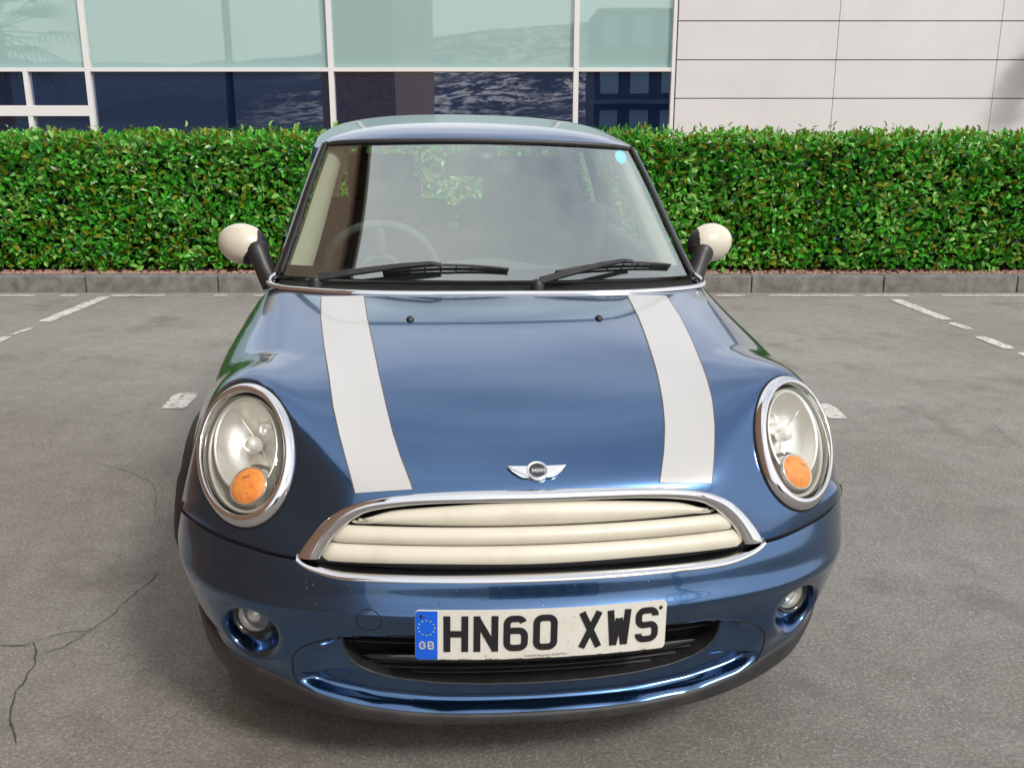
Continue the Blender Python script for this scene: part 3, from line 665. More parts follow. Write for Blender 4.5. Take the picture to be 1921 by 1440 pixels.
def glyph(ch, W=.050, H=.079, t=.014):
    a, b, h = W/2-t/2, H/2-t/2, H/2; r = .012
    if ch == 'H': return [[(-a, -h), (-a, h)], [(a, -h), (a, h)], [(-a, 0), (a, 0)]]
    if ch == 'N': return [[(-a, -h), (-a, h)], [(a, -h), (a, h)], [(-a, h*.86), (a, -h*.86)]]
    if ch == '0': 
        p = arc(a-r, b-r, r, r, 0, 90)+arc(-a+r, b-r, r, r, 90, 180)+arc(-a+r, -b+r, r, r, 180, 270)+arc(a-r, -b+r, r, r, 270, 360); return [p+[p[0]]]
    if ch == '6':
        p = arc(a-r, -.001-r+.004, r, r, 0, 90)+arc(-a+r, -b+r+.0, r, r, 180, 270)[:0]
        lo = arc(a-r, .003-r, r, r, 0, 90)+[(-a, .003)]
        body = [(a-.001, b-.012)]+arc(a-r-.002, b-r, r, r, 20, 90)+arc(-a+r, b-r, r, r, 90, 180)+arc(-a+r, -b+r, r, r, 180, 270)+arc(a-r, -b+r, r, r, 270, 360)+arc(a-r, .006-r, r, r, 0, 90)+[(-a, .006)]
        return [body[1:]]
    if ch == 'X': return [[(-a, -h), (a, h)], [(-a, h), (a, -h)]]
    if ch == 'W': return [[(-a-.0005, h), (-a*.66, -h)], [(a+.0005, h), (a*.66, -h)], [(-a*.62, -h*.99), (-.0005, h*.52)], [(a*.62, -h*.99), (.0005, h*.52)]]
    if ch == 'S': return [[(a, b-.013)]+arc(a-r, b-r, r, r, 0, 90)+arc(-a+r, b-r, r, r, 90, 180)+arc(-a+r, .004+r-.004, r, r, 180, 270)[:0]+arc(-a+r, r-.0005, r, r, 180, 262, 5)+arc(a-r, -r+.0005, r, r, 82, 0, 5)+arc(a-r, -b+r, r, r, 0, -90)+arc(-a+r, -b+r, r, r, 270, 180)+[(-a, -b+.013)]]
    if ch == 'M': return [[(-a, -h), (-a, h)], [(a, -h), (a, h)], [(-a, h), (0, -h*.55)], [(a, h), (0, -h*.55)]]
    if ch == 'I': return [[(0, -h), (0, h)]]
    if ch == 'G': return [[(a, b-.25*b)]+arc(0, b-a, a, a, 30, 180, 6)+arc(0, -b+a, a, a, 180, 360, 8)+[(a, 0), (a*.1, 0)]]
    if ch == 'B': return [[(-a, -b), (-a, b), (a*.35, b)]+arc(a*.35, b/2, a*.5, b/2, 90, -90, 6)[1:]+[(-a, 0)], [(-a*.5, 0), (a*.4, 0)]+arc(a*.45, -b/2, a*.55, b/2, 90, -90, 6)[1:]+[(-a, -b)]]
# badge word
xo = -.0115
for ch, wd in (('M', .0095), ('I', .0022), ('N', .0078), ('I', .0022)):
    gl = glyph(ch, wd, .0092, .0022 if ch != 'I' else .0022)
    mbt = strokes([[(x+xo+wd/2, y) for x, y in p] for p in gl], .0022, .0028, .0042, Mb); mbt.build('badge_letter', STRIPE, badge, smooth=False); xo += wd+.0017

# ---------------- number plate
PW, PH = .520, .108
plateC = Vector((0, -.040, .421)); lean = R(0.5)
def pm(v):
    """plate coordinates (x, y up, height) to the car frame, bowed with the bumper"""
    return Vector((v.x, plateC.y+.26*v.x*v.x-v.z-.0+v.y*math.tan(lean), plateC.z+v.y))
PLATE = mat('plate_white', (.74, .72, .64), .25, coat=.5, noise=(26, (.60, .57, .48), .55, .8))
PBLUE = mat('plate_blue', (.0, .11, .72), .3, coat=.5)
PBLACK = mat('plate_letter', (.012, .012, .016), .25, coat=.3)
GOLD = mat('star_yellow', (.45, .75, .25), .4)
PDIRT = mat('plate_dirt', (.10, .09, .03), .8)
def rounded(x0, x1, y0, y1, r, nx=24, left=True, right=True):
    V = []; 
    def c(cx, cy, a0): return [(cx+r*math.cos(R(a0+15*i)), cy+r*math.sin(R(a0+15*i))) for i in range(7)]
    top = [(x1-r-(x1-x0-2*r)*i/nx, y1) for i in range(1, nx)]; bot = [(x0+r+(x1-x0-2*r)*i/nx, y0) for i in range(1, nx)]
    P = (c(x1-r, y1-r, 0) if right else [(x1, y1)])+top+(c(x0+r, y1-r, 90) if left else [(x0, y1)])+(c(x0+r, y0+r, 180) if left else [(x0, y0)])+bot+(c(x1-r, y0+r, 270) if right else [(x1, y0)])
    return P
def plate_sheet(x0, x1, left, right, h, th, name, m, parent):
    xl_ = sorted(set([round(x0+(x1-x0)*i/40, 6) for i in range(41)]+[round(x0+.009*(1-math.cos(i*math.pi/20)), 6) for i in range(11)]+[round(x1-.009*(1-math.cos(i*math.pi/20)), 6) for i in range(11)])); n = len(xl_)-1; V = []; F = []
    for i in range(n+1):
        x = xl_[i]; r = .009; e = 0
        if left and x-x0 < r: e = r-math.sqrt(max(0, r*r-(r-(x-x0))**2))
        if right and x1-x < r: e = r-math.sqrt(max(0, r*r-(r-(x1-x))**2))
        for (yy, hh) in ((PH/2-e, h-th), (PH/2-e, h), (-PH/2+e, h), (-PH/2+e, h-th)): V.append(pm(Vector((x, yy, hh))))
    for i in range(n):
        for k in range(3): F.append((i*4+k, i*4+k+1, i*4+k+5, i*4+k+4))
    F += [(0, 3, 2, 1), (n*4, n*4+1, n*4+2, n*4+3)]
    return mesh(name, V, F, m, parent, smooth=False)
plate = empty('number_plate'); plate.parent = car
plate_sheet(-PW/2, PW/2, True, True, .003, .006, 'plate_board', PLATE, plate)
plate_sheet(-PW/2+.0005, -PW/2+.045, True, False, .0042, .001, 'plate_country_band', PBLUE, plate)
xs = -.203
for ch in 'HN60 XWS':
    if ch == ' ': xs += .033; continue
    mbt = strokes([[(x+xs+.025, y+.004) for x, y in p] for p in glyph(ch)], .0138, .002, .0046, pm); mbt.build('plate_letter', PBLACK, plate, smooth=False); xs += .0605 if ch != '0' else .0605
for ch, x0 in (('G', -.2455), ('B', -.2285)):
    mbt = strokes([[(x+x0, y-.021) for x, y in p] for p in glyph(ch, .0130, .0175, .0030)], .0030, .004, .0055, pm); mbt.build('country_letter', STRIPE, plate, smooth=False)
mb = MB()
for k in range(12):
    a = 2*math.pi*k/12; cx, cy = -.237+.0165*math.cos(a), .018+.0165*math.sin(a)
    st = [(cx+(.0022 if i % 2 == 0 else .0010)*math.sin(i*math.pi/5), cy+(.0022 if i % 2 == 0 else .0010)*math.cos(i*math.pi/5)) for i in range(10)]
    mb.add([pm(Vector((x, y, .0052))) for x, y in st], [tuple(range(9, -1, -1))])
mb.build('plate_stars', GOLD, plate, smooth=False)
for x, y in ((-.247, .043), (.247, .040)):
    mb = MB(); q = [(math.cos(2*math.pi*i/16)*.0042, math.sin(2*math.pi*i/16)*.0042) for i in range(16)]
    mb.add([pm(Vector((x+a, y+b, .004))) for a, b in q]+[pm(Vector((x+a*.6, y+b*.6, .0068))) for a, b in q], [(i, (i+1) % 16, (i+1) % 16+16, i+16) for i in range(16)]+[tuple(range(16, 32))]); mb.build('plate_screw', RUBBER, plate)
# moss and chips along the plate's lower edge
mb = MB()
for k in range(46):
    x = random.choice([random.uniform(-.25, 0), random.uniform(-.25, .24)]); w = random.uniform(.002, .009); h = random.uniform(.001, .0035)
    pts = [(x-w, -PH/2+.001), (x-w*.5, -PH/2+h), (x+w*.2, -PH/2+h*.7), (x+w*.6, -PH/2+h*1.2), (x+w, -PH/2+.001)]
    mb.add([pm(Vector((a, b, .0052))) for a, b in pts], [tuple(range(4, -1, -1))])
for k in range(14):
    x, y = random.uniform(-.2, .25), random.uniform(-.045, .045); r_ = random.uniform(.0005, .0013)
    mb.add([pm(Vector((x+r_*math.cos(a), y+r_*math.sin(a)*1.4, .0053))) for a in np.linspace(0, 5.2, 6)], [tuple(range(5, -1, -1))])
mb.build('plate_moss', PDIRT, plate, smooth=False, kind='stuff')
cu = bpy.data.curves.new('txt', 'FONT'); cu.body = 'Scotthall Hampshire RG53 9YU'; cu.size = .0068; cu.align_x = 'CENTER'; cu.resolution_u = 2
to = bpy.data.objects.new('txt', cu); COL.objects.link(to); dg = bpy.context.evaluated_depsgraph_get(); tm = bpy.data.meshes.new_from_object(to.evaluated_get(dg))
mb = MB(); mb.add([pm(Vector((v.co.x+.005, v.co.y-.0485, .0052))) for v in tm.vertices], [tuple(p.vertices) for p in tm.polygons]); mb.build('dealer_text', PBLACK, plate, smooth=False)
bpy.data.objects.remove(to); bpy.data.curves.remove(cu)

# ---------------- lower intake
intake = empty('lower_intake'); intake.parent = car
def iy(x): return .022+.25*x*x
V = [(x, iy(x)+.070, z) for z in np.linspace(.24, .42, 6) for x in np.linspace(-.44, .44, 24)]
mesh('intake_backing', V, gridfaces(6, 24), GAP, intake)
def ihw(z): return float(np.interp(z, [p[1] for p in IO[:9]], [p[0] for p in IO[:9]]))
# mouth wall
t_ = np.linspace(0, 2*np.pi, 241); sect = []
for a in t_:
    x, z = intake_xz(a)
    b0, _ = bump_at(x*1.004, .340+(z-.340)*1.02)
    y0 = b0.y if b0 else iy(x)+.02
    sect += [(x*1.008, y0+.004, .340+(z-.340)*1.03), (x*1.0, y0-.0005, z), (x*.992, y0+.004, .340+(z-.340)*.975), (x*.985, y0+.075, .340+(z-.340)*.96)]
mesh('intake_mouth', sect, gridfaces(len(t_), 4, flip=True), BLACKP, intake)
for z in (.388, .374, .360, .346, .300, .288, .277):
    hw = ihw(z)-.006; P = [(x, iy(x)+.034, z) for x in np.linspace(-hw, hw, 30)]
    sect = []
    for x, y, zz in P: sect += [(x, y+.03, zz+.001), (x, y, zz+.0025), (x, y-.002, zz), (x, y+.03, zz-.003)]
    mesh('intake_slat', sect, gridfaces(30, 4, flip=True), BLACKP, intake)
hw = .372; sect = []
for x in np.linspace(-hw, hw, 60):
    e = (abs(x)/hw); k = math.sqrt(max(0, 1-e**6))
    for a in np.linspace(0, 2*math.pi, 12, endpoint=False): sect.append((x, iy(x)+.028-.012*math.sin(a)*k+0, .318+.0135*math.cos(a)*k))
mesh('intake_crossbar', sect, gridfaces(60, 12, closev=True), GLOSSB, intake)
mb = MB()
for k in range(13):
    x = -.26+.043*k; mb.box((x, iy(x)+.05, .279), (.030, .01, .008))
mb.build('intake_mesh', GLOSSB, intake, kind=None)
# panel shut line
t_ = np.linspace(-.02*np.pi, 1.02*np.pi, 10); P = []
for a in np.linspace(0, 2*np.pi, 180):
    c, s_ = math.cos(a), math.sin(a); x = .515*math.copysign(abs(c)**(2/3.2), c); z = .312+.100*math.copysign(abs(s_)**(2/3.2), s_)
    if z < .262: continue
    P.append((a, x, z))
seg = [p for p in P if p[0] > 3.4 or p[0] < 3.3]
left = [p for p in P if p[0] <= 3.9]; right = [p for p in P if p[0] > 5.3]
pts = right+left
mb = MB(); line = []
for a, x, z in pts:
    p, n = bump_at(x, z, .0)
    if p: line.append(p)
mb.tube(line, .0016, 6, flat=(0, -1, 0)); mb.build('panel_shut_line', GAP, bumper)
# tow eye cap outline
mb = MB(); P = []
for a in np.linspace(0, 2*np.pi, 40, endpoint=False):
    p, n = bump_at(-.352+.026*math.cos(a), .445+.026*math.sin(a), .0); P.append(p)
mb.tube(P, .0011, 6, closed=True, flat=(0, -1, 0)); mb.build('tow_eye_cap', GAP, bumper)

# water drops left on the bumper's shoulder
WATER = glassmat('water', (.80, .85, .90), 1.2, .02); mb = MB()
for k in range(36):
    x = random.uniform(-.56, .56); z = random.uniform(.47, .515)-(.0 if abs(x) < .5 else .01); p, n = bump_at(x, z, 0); r_ = random.uniform(.0010, .0030)
    if p is None: continue
    q = n.to_track_quat('Z', 'Y').to_matrix().to_4x4(); q.translation = p
    mb.lathe([(r_, 0), (r_*.8, r_*.45), (r_*.4, r_*.65), (.0001, r_*.7)], 8, q, 1, random.uniform(1, 1.6))
mb.build('water_drops', WATER, bumper, kind='stuff')
# ---------------- fog lamps
for s in (1, -1):
    fg = empty('fog_lamp'); fg.parent = car
    c0, n0 = bump_at(s*.600, .392); M = Matrix.Identity(4); nz = Vector((s*.28, -.94, .10)).normalized(); bx = Vector((0, 0, 1)).cross(nz).normalized(); by = nz.cross(bx)
    for i, a in enumerate((bx, by, nz)): M[0][i], M[1][i], M[2][i] = a
    M.translation = c0+nz*.006
    mb = MB(); mb.lathe([(.047, -.02), (.047, .002), (.043, .005), (.038, -.004), (.036, -.02)], 40, M); mb.build('fog_bezel', GLOSSB, fg)
    mb = MB(); mb.lathe([(.036, -.004), (.03, -.018), (.001, -.022)], 32, M); mb.build('fog_reflector', REFLECTOR, fg)
    mb = MB(); mb.lathe([(.001, .004), (.012, .002), (.018, -.008), (.016, -.018)], 24, M); mb.build('fog_projector', BULB, fg)
    mb = MB(); mb.lathe([(.037, .001), (.03, .006), (.001, .009)], 32, M); mb.build('fog_lens', LENS, fg)

# ---------------- mirrors
for s in (1, -1):
    mr_ = empty('door_mirror'); mr_.parent = car
    c = Vector((s*.756-(.013 if s > 0 else 0), 1.315, 1.047+(.010 if s > 0 else 0))); rot = Matrix.Rotation(s*R(14), 4, 'Z') @ Matrix.Rotation(-s*R(10), 4, 'Y')
    mb = MB(); n1, n2 = 110, 70
    V = []; F = []
    for i in range(n2+1):
        ph = -math.pi/2+math.pi*i/n2
        for j in range(n1):
            th = 2*math.pi*j/n1; cx = math.cos(ph)*math.cos(th); cy = math.sin(ph); cz = math.cos(ph)*math.sin(th)
            # cy: along depth; front is rounded, back flattened
            d = cy*.062 if cy < 0 else cy*.03
            V.append(rot @ Vector((cx*.082, d, cz*.0635)))
    for i in range(n2):
        for j in range(n1): F.append((i*n1+j, i*n1+(j+1) % n1, (i+1)*n1+(j+1) % n1, (i+1)*n1+j))
    V = [v+c for v in V]
    keep, dark = [], []
    for f in F:
        m = sum((V[i] for i in f), Vector())/4-c
        u = m.x*s*-1; inner = (m.x*-s > .046+.0*m.z) or ((m.x*s+.040)**2+(m.z+.050)**2 < .040**2) or m.y > .012
        (dark if inner else keep).append(f)
    mesh('mirror_cap', V, keep, CREAM, mr_); mesh('mirror_housing', [c+(v-c)*.985 for v in V], F, BLACKP, mr_)
    mb = MB(); P = [Vector((s*.664, 1.235, .935)), Vector((s*.682, 1.245, .965)), Vector((s*.700, 1.262, 1.005)), Vector((s*.718, 1.285, 1.040))]
    P = [Vector(p) for p in spline(np.array([tuple(p) for p in P]), 5)]
    mb.tube(P, [.036, .035, .034, .033, .032, .031, .0305, .030, .030, .0305, .031, .032, .034, .036, .037, .036][:len(P)], 20); mb.build('mirror_stalk', BLACKP, mr_)

# ---------------- wipers
def ws_at(x, z, off):
    h = WSBVH.ray_cast(Vector((x, -1, z)), Vector((0, 1, 0)))
    if h[0] is None: return None
    n = h[1] if h[1].y < 0 else -h[1]; return h[0]+n*off
for (px, ex, ez, b0, b1, zb0, zbm, zb1) in ((-.520, -.185, 1.003, -.325, .045, .992, 1.006, 1.000), (.125, .395, 1.008, .185, .555, .992, 1.010, 1.003)):
    wp = empty('wiper'); wp.parent = car
    pv = Vector((px, .985+.25*px*px, .972)); e = ws_at(ex, ez, .030); e2 = ws_at(ex+.03, ez, .022)
    mb = MB(); mb.lathe([(.001, .016), (.014, .013), (.019, .004), (.021, -.02)], 20, Matrix.Translation(pv)); mb.build('wiper_pivot', BLACKP, wp)
    mb = MB(); A = [pv+Vector((.01, -.002, .008)), pv.lerp(e, .3)+Vector((0, -.006, .008)), pv.lerp(e, .75)+Vector((0, -.004, .006)), e, e2]
    for i in range(4):
        p, q = A[i], A[i+1]; d = (q-p); Ln = d.length; d.normalize(); w = (.013, .011, .008, .006)[i]; w2 = (.011, .008, .006, .006)[i]
        up = Vector((0, -.6, .8)); sd_ = d.cross(up).normalized(); up = sd_.cross(d)
        V = [p+sd_*w, p-sd_*w, q-sd_*w2, q+sd_*w2]; V = V+[v+up*.007 for v in V]
        mb.add(V, [(3, 2, 1, 0), (4, 5, 6, 7), (0, 1, 5, 4), (1, 2, 6, 5), (2, 3, 7, 6), (3, 0, 4, 7)])
    mb.build('wiper_arm', BLACKP, wp, smooth=False)
    mb = MB(); mb2 = MB(); P = []; Q = []
    for i in range(25):
        u = i/24; x = b0+(b1-b0)*u; z = zb0*(1-u)**2+2*u*(1-u)*(2*zbm-.5*(zb0+zb1))+zb1*u*u; P.append(ws_at(x, z, .003)); Q.append(ws_at(x, z, .013+.008*(1-abs(2*u-1))))
    mb.tube(P, .0035, 6); mb.build('wiper_blade', RUBBER, wp)
    mb2.tube(Q, .004, 6); 
    for i in range(2, 24, 3): mb2.tube([P[i], Q[i]], .0025, 5)
    mb2.build('blade_frame', BLACKP, wp)

# ---------------- interior
dm = MB(); V = []
for y, z0 in ((1.06, .955), (1.12, .972), (1.22, .978), (1.32, .975), (1.38, .955), (1.40, .90), (1.40, .60)):
    for x in np.linspace(-.62, .62, 25):
        V.append((x, y+.10*(abs(x)/.62)**2*(y < 1.15), z0-.010*(abs(x)/.62)**2+.030*math.exp(-((x+.0)/.16)**2)*(1.2 < y < 1.39)))
mesh('dashboard', V, gridfaces(7, 25, flip=True), DASHM, car)
sw = MB(); cW = Vector((-.335, 1.52, .93)); rw_ = Matrix.Rotation(R(-66), 3, 'X')
sw.tube([cW+rw_ @ Vector((math.cos(a)*.185, math.sin(a)*.185, 0)) for a in np.linspace(0, 2*math.pi, 48, endpoint=False)], .0155, 12, closed=True)
for a in (R(0), R(180), R(270)): sw.tube([cW, cW+rw_ @ Vector((math.cos(a)*.18, math.sin(a)*.18, 0))], .016, 8)
sw.lathe([(.001, .03), (.05, .028), (.07, .01), (.07, -.02)], 24, Matrix.Translation(cW) @ rw_.to_4x4()); sw.build('steering_wheel', DASHM, car)
def cushion(c, d, name, m, parent, rx=0, bev=.05):
    mb = MB(); mb.box(c, d, Matrix.Rotation(rx, 3, 'X')); return mb.build(name, m, parent, bevel=bev, seg=5)
for x in (-.34, .34):
    st = empty('seat'); st.parent = car
    cushion((x, 1.85, .48), (.50, .52, .20), 'seat_cushion', SEATM, st); cushion((x, 2.18, .80), (.50, .16, .64), 'seat_backrest', SEATM, st, R(-16), .06)
    cushion((x, 2.31, 1.205), (.27, .11, .19), 'headrest', SEATM, st, R(-8), .045)
for x in (-.32, .32):
    cushion((x, 3.02, .76), (.58, .16, .62), 'rear_backrest', SEATM, car, R(-14), .05); cushion((x*.9, 3.12, 1.10), (.27, .09, .15), 'rear_headrest', SEATM, car, R(-5), .04)
mesh('cabin_floor', [(-.7, 1.1, .22), (.7, 1.1, .22), (.7, 3.6, .22), (-.7, 3.6, .22)], [(0, 1, 2, 3)], GAP, car)
V = [(-.62, 1.11, .95), (.62, 1.11, .95), (.62, 1.05, .22), (-.62, 1.05, .22)]; mesh('bulkhead', V, [(0, 1, 2, 3)], GAP, car)
mb = MB(); mb.box((0, 3.15, .91), (1.25, .55, .02)); mb.build('parcel_shelf', SEATM, car)
# rear-view mirror
mb = MB(); mb.box((.0, 1.47, 1.29), (.235, .03, .068)); im = mb.build('interior_mirror', BLACKP, car, bevel=.014, seg=4)
mb = MB(); mb.tube([(0, 1.47, 1.30), (0, 1.44, 1.345)], .012, 10); mb.lathe([(.001, .0), (.035, -.002), (.05, -.02), (.02, -.03)], 24, Matrix.Translation((0, 1.435, 1.345)) @ Matrix.Rotation(R(40), 4, 'X')); mb.build('mirror_mount', BLACKP, im)
# round tax sticker
V = []; n = 28
for i in range(n):
    a = 2*math.pi*i/n; V.append(tuple(ws_at(.462+.021*math.cos(a), 1.328+.021*math.sin(a), -.0025)))
mesh('tax_disc', V, [tuple(range(n))], mat('sticker_blue', (.10, .72, .90), .5), ws, label='small round pale blue sticker inside the windscreen corner')
# engine bay blocker and floor
mesh('underbody', [(-.66, .22, .22), (.66, .22, .22), (.66, 3.5, .22), (-.66, 3.5, .22)], [(0, 1, 2, 3)], GAP, car)

#==SETTING==
exec_setting = True
BY = 13.0
# ------------------------------------------------------------------ ground
def ground_material():
    m = bpy.data.materials.new('asphalt'); m.use_nodes = True; n, l = nodes(m); b = n['Principled BSDF']
    t = n.new('ShaderNodeTexCoord')
    def noise(sc_, det, ro=.6): 
        x = n.new('ShaderNodeTexNoise'); x.inputs['Scale'].default_value = sc_; x.inputs['Detail'].default_value = det; x.inputs['Roughness'].default_value = ro; l.new(t.outputs['Object'], x.inputs['Vector']); return x
    big, mid, fine = noise(.75, 6, .65), noise(9, 8, .75), noise(95, 6, .8)
    r1 = n.new('ShaderNodeValToRGB'); e = r1.color_ramp.elements; e[0].position = .36; e[0].color = (.225, .207, .184, 1); e[1].position = .62; e[1].color = (.272, .256, .233, 1); l.new(big.outputs['Fac'], r1.inputs[0])
    r2 = n.new('ShaderNodeMapRange'); r2.inputs[1].default_value = .3; r2.inputs[2].default_value = .7; r2.inputs[3].default_value = .84; r2.inputs[4].default_value = 1.14; l.new(mid.outputs['Fac'], r2.inputs[0])
    r3 = n.new('ShaderNodeMapRange'); r3.inputs[1].default_value = .30; r3.inputs[2].default_value = .72; r3.inputs[3].default_value = .52; r3.inputs[4].default_value = 1.56; l.new(fine.outputs['Fac'], r3.inputs[0])
    mm = n.new('ShaderNodeMath'); mm.operation = 'MULTIPLY'; l.new(r2.outputs[0], mm.inputs[0]); l.new(r3.outputs[0], mm.inputs[1])
    vm = n.new('ShaderNodeVectorMath'); vm.operation = 'SCALE'; l.new(r1.outputs[0], vm.inputs[0]); l.new(mm.outputs[0], vm.inputs['Scale'])
    # pale and dark stones
    vo = n.new('ShaderNodeTexVoronoi'); vo.inputs['Scale'].default_value = 120; l.new(t.outputs['Object'], vo.inputs['Vector'])
    mh = n.new('ShaderNodeMapRange'); mh.inputs[1].default_value = .0; mh.inputs[2].default_value = .5; mh.inputs[3].default_value = 1; mh.inputs[4].default_value = 0; l.new(vo.outputs['Distance'], mh.inputs[0])
    sp = n.new('ShaderNodeSeparateColor'); l.new(vo.outputs['Color'], sp.inputs[0])
    th = n.new('ShaderNodeMath'); th.operation = 'GREATER_THAN'; th.inputs[1].default_value = .74; l.new(sp.outputs[0], th.inputs[0])
    m3 = n.new('ShaderNodeMath'); m3.operation = 'MULTIPLY'; l.new(th.outputs[0], m3.inputs[0]); l.new(mh.outputs[0], m3.inputs[1])
    mx_ = n.new('ShaderNodeMix'); mx_.data_type = 'RGBA'; l.new(m3.outputs[0], mx_.inputs[0]); l.new(vm.outputs[0], mx_.inputs[6]); mx_.inputs[7].default_value = (.46, .44, .41, 1)
    # warm stains
    st = noise(1.6, 5, .7); rs = n.new('ShaderNodeMapRange'); rs.inputs[1].default_value = .54; rs.inputs[2].default_value = .70; rs.inputs[4].default_value = .55; l.new(st.outputs['Fac'], rs.inputs[0])
    mx2 = n.new('ShaderNodeMix'); mx2.data_type = 'RGBA'; l.new(rs.outputs[0], mx2.inputs[0]); l.new(mx_.outputs[2], mx2.inputs[6]); mx2.inputs[7].default_value = (.125, .105, .090, 1)
    l.new(mx2.outputs[2], b.inputs['Base Color']); b.inputs['Roughness'].default_value = .9; b.inputs['Specular IOR Level'].default_value = .25
    bu = n.new('ShaderNodeBump'); bu.inputs['Strength'].default_value = .8; bu.inputs['Distance'].default_value = .006; l.new(fine.outputs['Fac'], bu.inputs['Height']); l.new(bu.outputs[0], b.inputs['Normal'])
    return m
ASPH = ground_material()
mesh('car_park_ground', [(-300, -400, 0), (300, -400, 0), (300, 400, 0), (-300, 400, 0)], [(0, 1, 2, 3)], ASPH, kind='structure')
KY = 6.565     # face of the kerb
LINE = mat('line_paint', (.50, .48, .44), .8, noise=(7, (.62, .60, .56), .35, .6), bump=(200, .3, .002))
def wear(m):
    n, l = nodes(m); t = n.new('ShaderNodeTexCoord'); x = n.new('ShaderNodeTexNoise'); x.inputs['Scale'].default_value = 22; x.inputs['Detail'].default_value = 9; x.inputs['Roughness'].default_value = .8
    l.new(t.outputs['Object'], x.inputs['Vector']); r = n.new('ShaderNodeMapRange'); r.inputs[1].default_value = .52; r.inputs[2].default_value = .60; r.inputs[4].default_value = .85; l.new(x.outputs['Fac'], r.inputs[0])
    tr = n.new('ShaderNodeBsdfTransparent'); ms = n.new('ShaderNodeMixShader'); l.new(r.outputs[0], ms.inputs[0]); l.new(n['Principled BSDF'].outputs[0], ms.inputs[1]); l.new(tr.outputs[0], ms.inputs[2]); l.new(ms.outputs[0], n['Material Output'].inputs[0])
wear(LINE)
def worn_strip(P, w, name, z=.004):
    """painted strip with ragged ends and edges along polyline P"""
    a, b = Vector(P[0]), Vector(P[1]); d = (b-a); Ln = d.length; d.normalize(); nn = Vector((-d.y, d.x, 0)); k = max(4, int(Ln/.04)); V = []
    for i in range(k+1):
        p = a+d*Ln*i/k; j = lambda: random.uniform(-.006, .006)
        e = 1 if 0 < i < k else .75
        V += [p+nn*(w/2*e+j())+Vector((0, 0, z)), p-nn*(w/2*e+j())+Vector((0, 0, z))]
    return mesh(name, V, [(2*i, 2*i+1, 2*i+3, 2*i+2) for i in range(k)], LINE, None, smooth=False, kind='structure')
def gp(px, py):   # pixel of the photograph -> ground (used with literal numbers measured once)
    u, v = (px-960)/1800, (720-py)/1800; c, s = math.cos(PITCH), math.sin(PITCH); d = (u, c+v*s, -s+v*c); t = CZ/-d[2]; return Vector((CX+u*t, CY+d[1]*t, 0))
for (a, b, w) in (((198, 557), (82, 604), .105), ((58, 616), (22, 628), .05), ((14, 632), (-20, 648), .07), ((352, 738), (322, 767), .13), ((1678, 562), (1775, 600), .10), ((1785, 606), (1818, 618), .08), ((1838, 632), (1895, 655), .09), ((1915, 662), (1980, 690), .08), ((1538, 758), (1572, 786), .11),
                  ((640, 900), (560, 940), .05)):
    if a[0] == 640: continue
    worn_strip([gp(*a), gp(*b)], w, 'parking_line')
for (x0, x1) in ((-5, 72), (118, 150), (212, 312), (402, 430), (478, 640), (1340, 1395), (1440, 1600), (1612, 1700), (1762, 1990)):
    a, b = gp(x0, 553), gp(x1, 553); a.y = b.y = KY-.16; worn_strip([a, b], .075, 'kerbside_line')
# cracks
CRK = mat('crack_dark', (.060, .055, .050), .95)
def crack(P, w, name='ground_crack'):
    pts = [Vector(P[0])]
    for a, b in zip(P[:-1], P[1:]):
        a, b = Vector(a), Vector(b); n = max(2, int((b-a).length/.025)); nn = Vector((-(b-a).y, (b-a).x, 0)).normalized()
        for i in range(1, n+1): pts.append(a.lerp(b, i/n)+nn*random.uniform(-.007, .007)*(i < n))
    V = []
    for i, p in enumerate(pts):
        t = (pts[min(i+1, len(pts)-1)]-pts[max(i-1, 0)]).normalized(); nn = Vector((-t.y, t.x, 0)); e = w*random.uniform(.35, 1)*(1 if 0 < i < len(pts)-1 else .1)
        V += [p+nn*e/2+Vector((0, 0, .0035)), p-nn*e/2+Vector((0, 0, .0035))]
    return mesh(name, V, [(2*i, 2*i+1, 2*i+3, 2*i+2) for i in range(len(pts)-1)], CRK, None, smooth=False, kind='structure')
CR = [[(-20, 1208), (40, 1212), (62, 1205), (68, 1225), (60, 1255), (30, 1295), (20, 1330), (25, 1370), (30, 1400)],
      [(62, 1205), (110, 1190), (160, 1185), (195, 1165), (235, 1130), (270, 1100), (300, 1070)],
      [(68, 1232), (120, 1215), (150, 1198), (185, 1172)], [(300, 985), (290, 960), (292, 925), (285, 905)], [(285, 905), (240, 885), (190, 870), (150, 862)],
      [(1860, 795), (1900, 830), (1935, 850)]]
for i, c in enumerate(CR): crack([gp(*p) for p in c], .0065 if i in (0,) else (.0035 if i < 3 else .0025))
# ------------------------------------------------------------------ kerb
KERB = mat('kerb_concrete', (.12, .112, .10), .9, noise=(9, (.26, .245, .225), .35, .7), bump=(120, .5, .004))
KERBH = .147
kerb = tag(empty('kerb', (0, KY, 0)), 'grey concrete kerb running below the hedge', 'kerb')
jx = [(px-960)/1800*8.45+CX for px in (-90, 162, 410, 658, 906, 1154, 1408, 1655, 1905, 2152, 2400)]
for a, b in zip(jx[:-1], jx[1:]):
    mb = MB(); mb.box(((a+b)/2, .075, KERBH/2-.03+random.uniform(-.001, .001)), (b-a-.010, .15+random.uniform(-.002, .002), KERBH+.06)); o = mb.build('kerb_stone', KERB, kerb, bevel=.012, seg=3)
mb = MB(); mb.box(((jx[0]+jx[-1])/2, .085, .06), (jx[-1]-jx[0], .12, .15)); mb.build('kerb_joint', GAP, kerb)
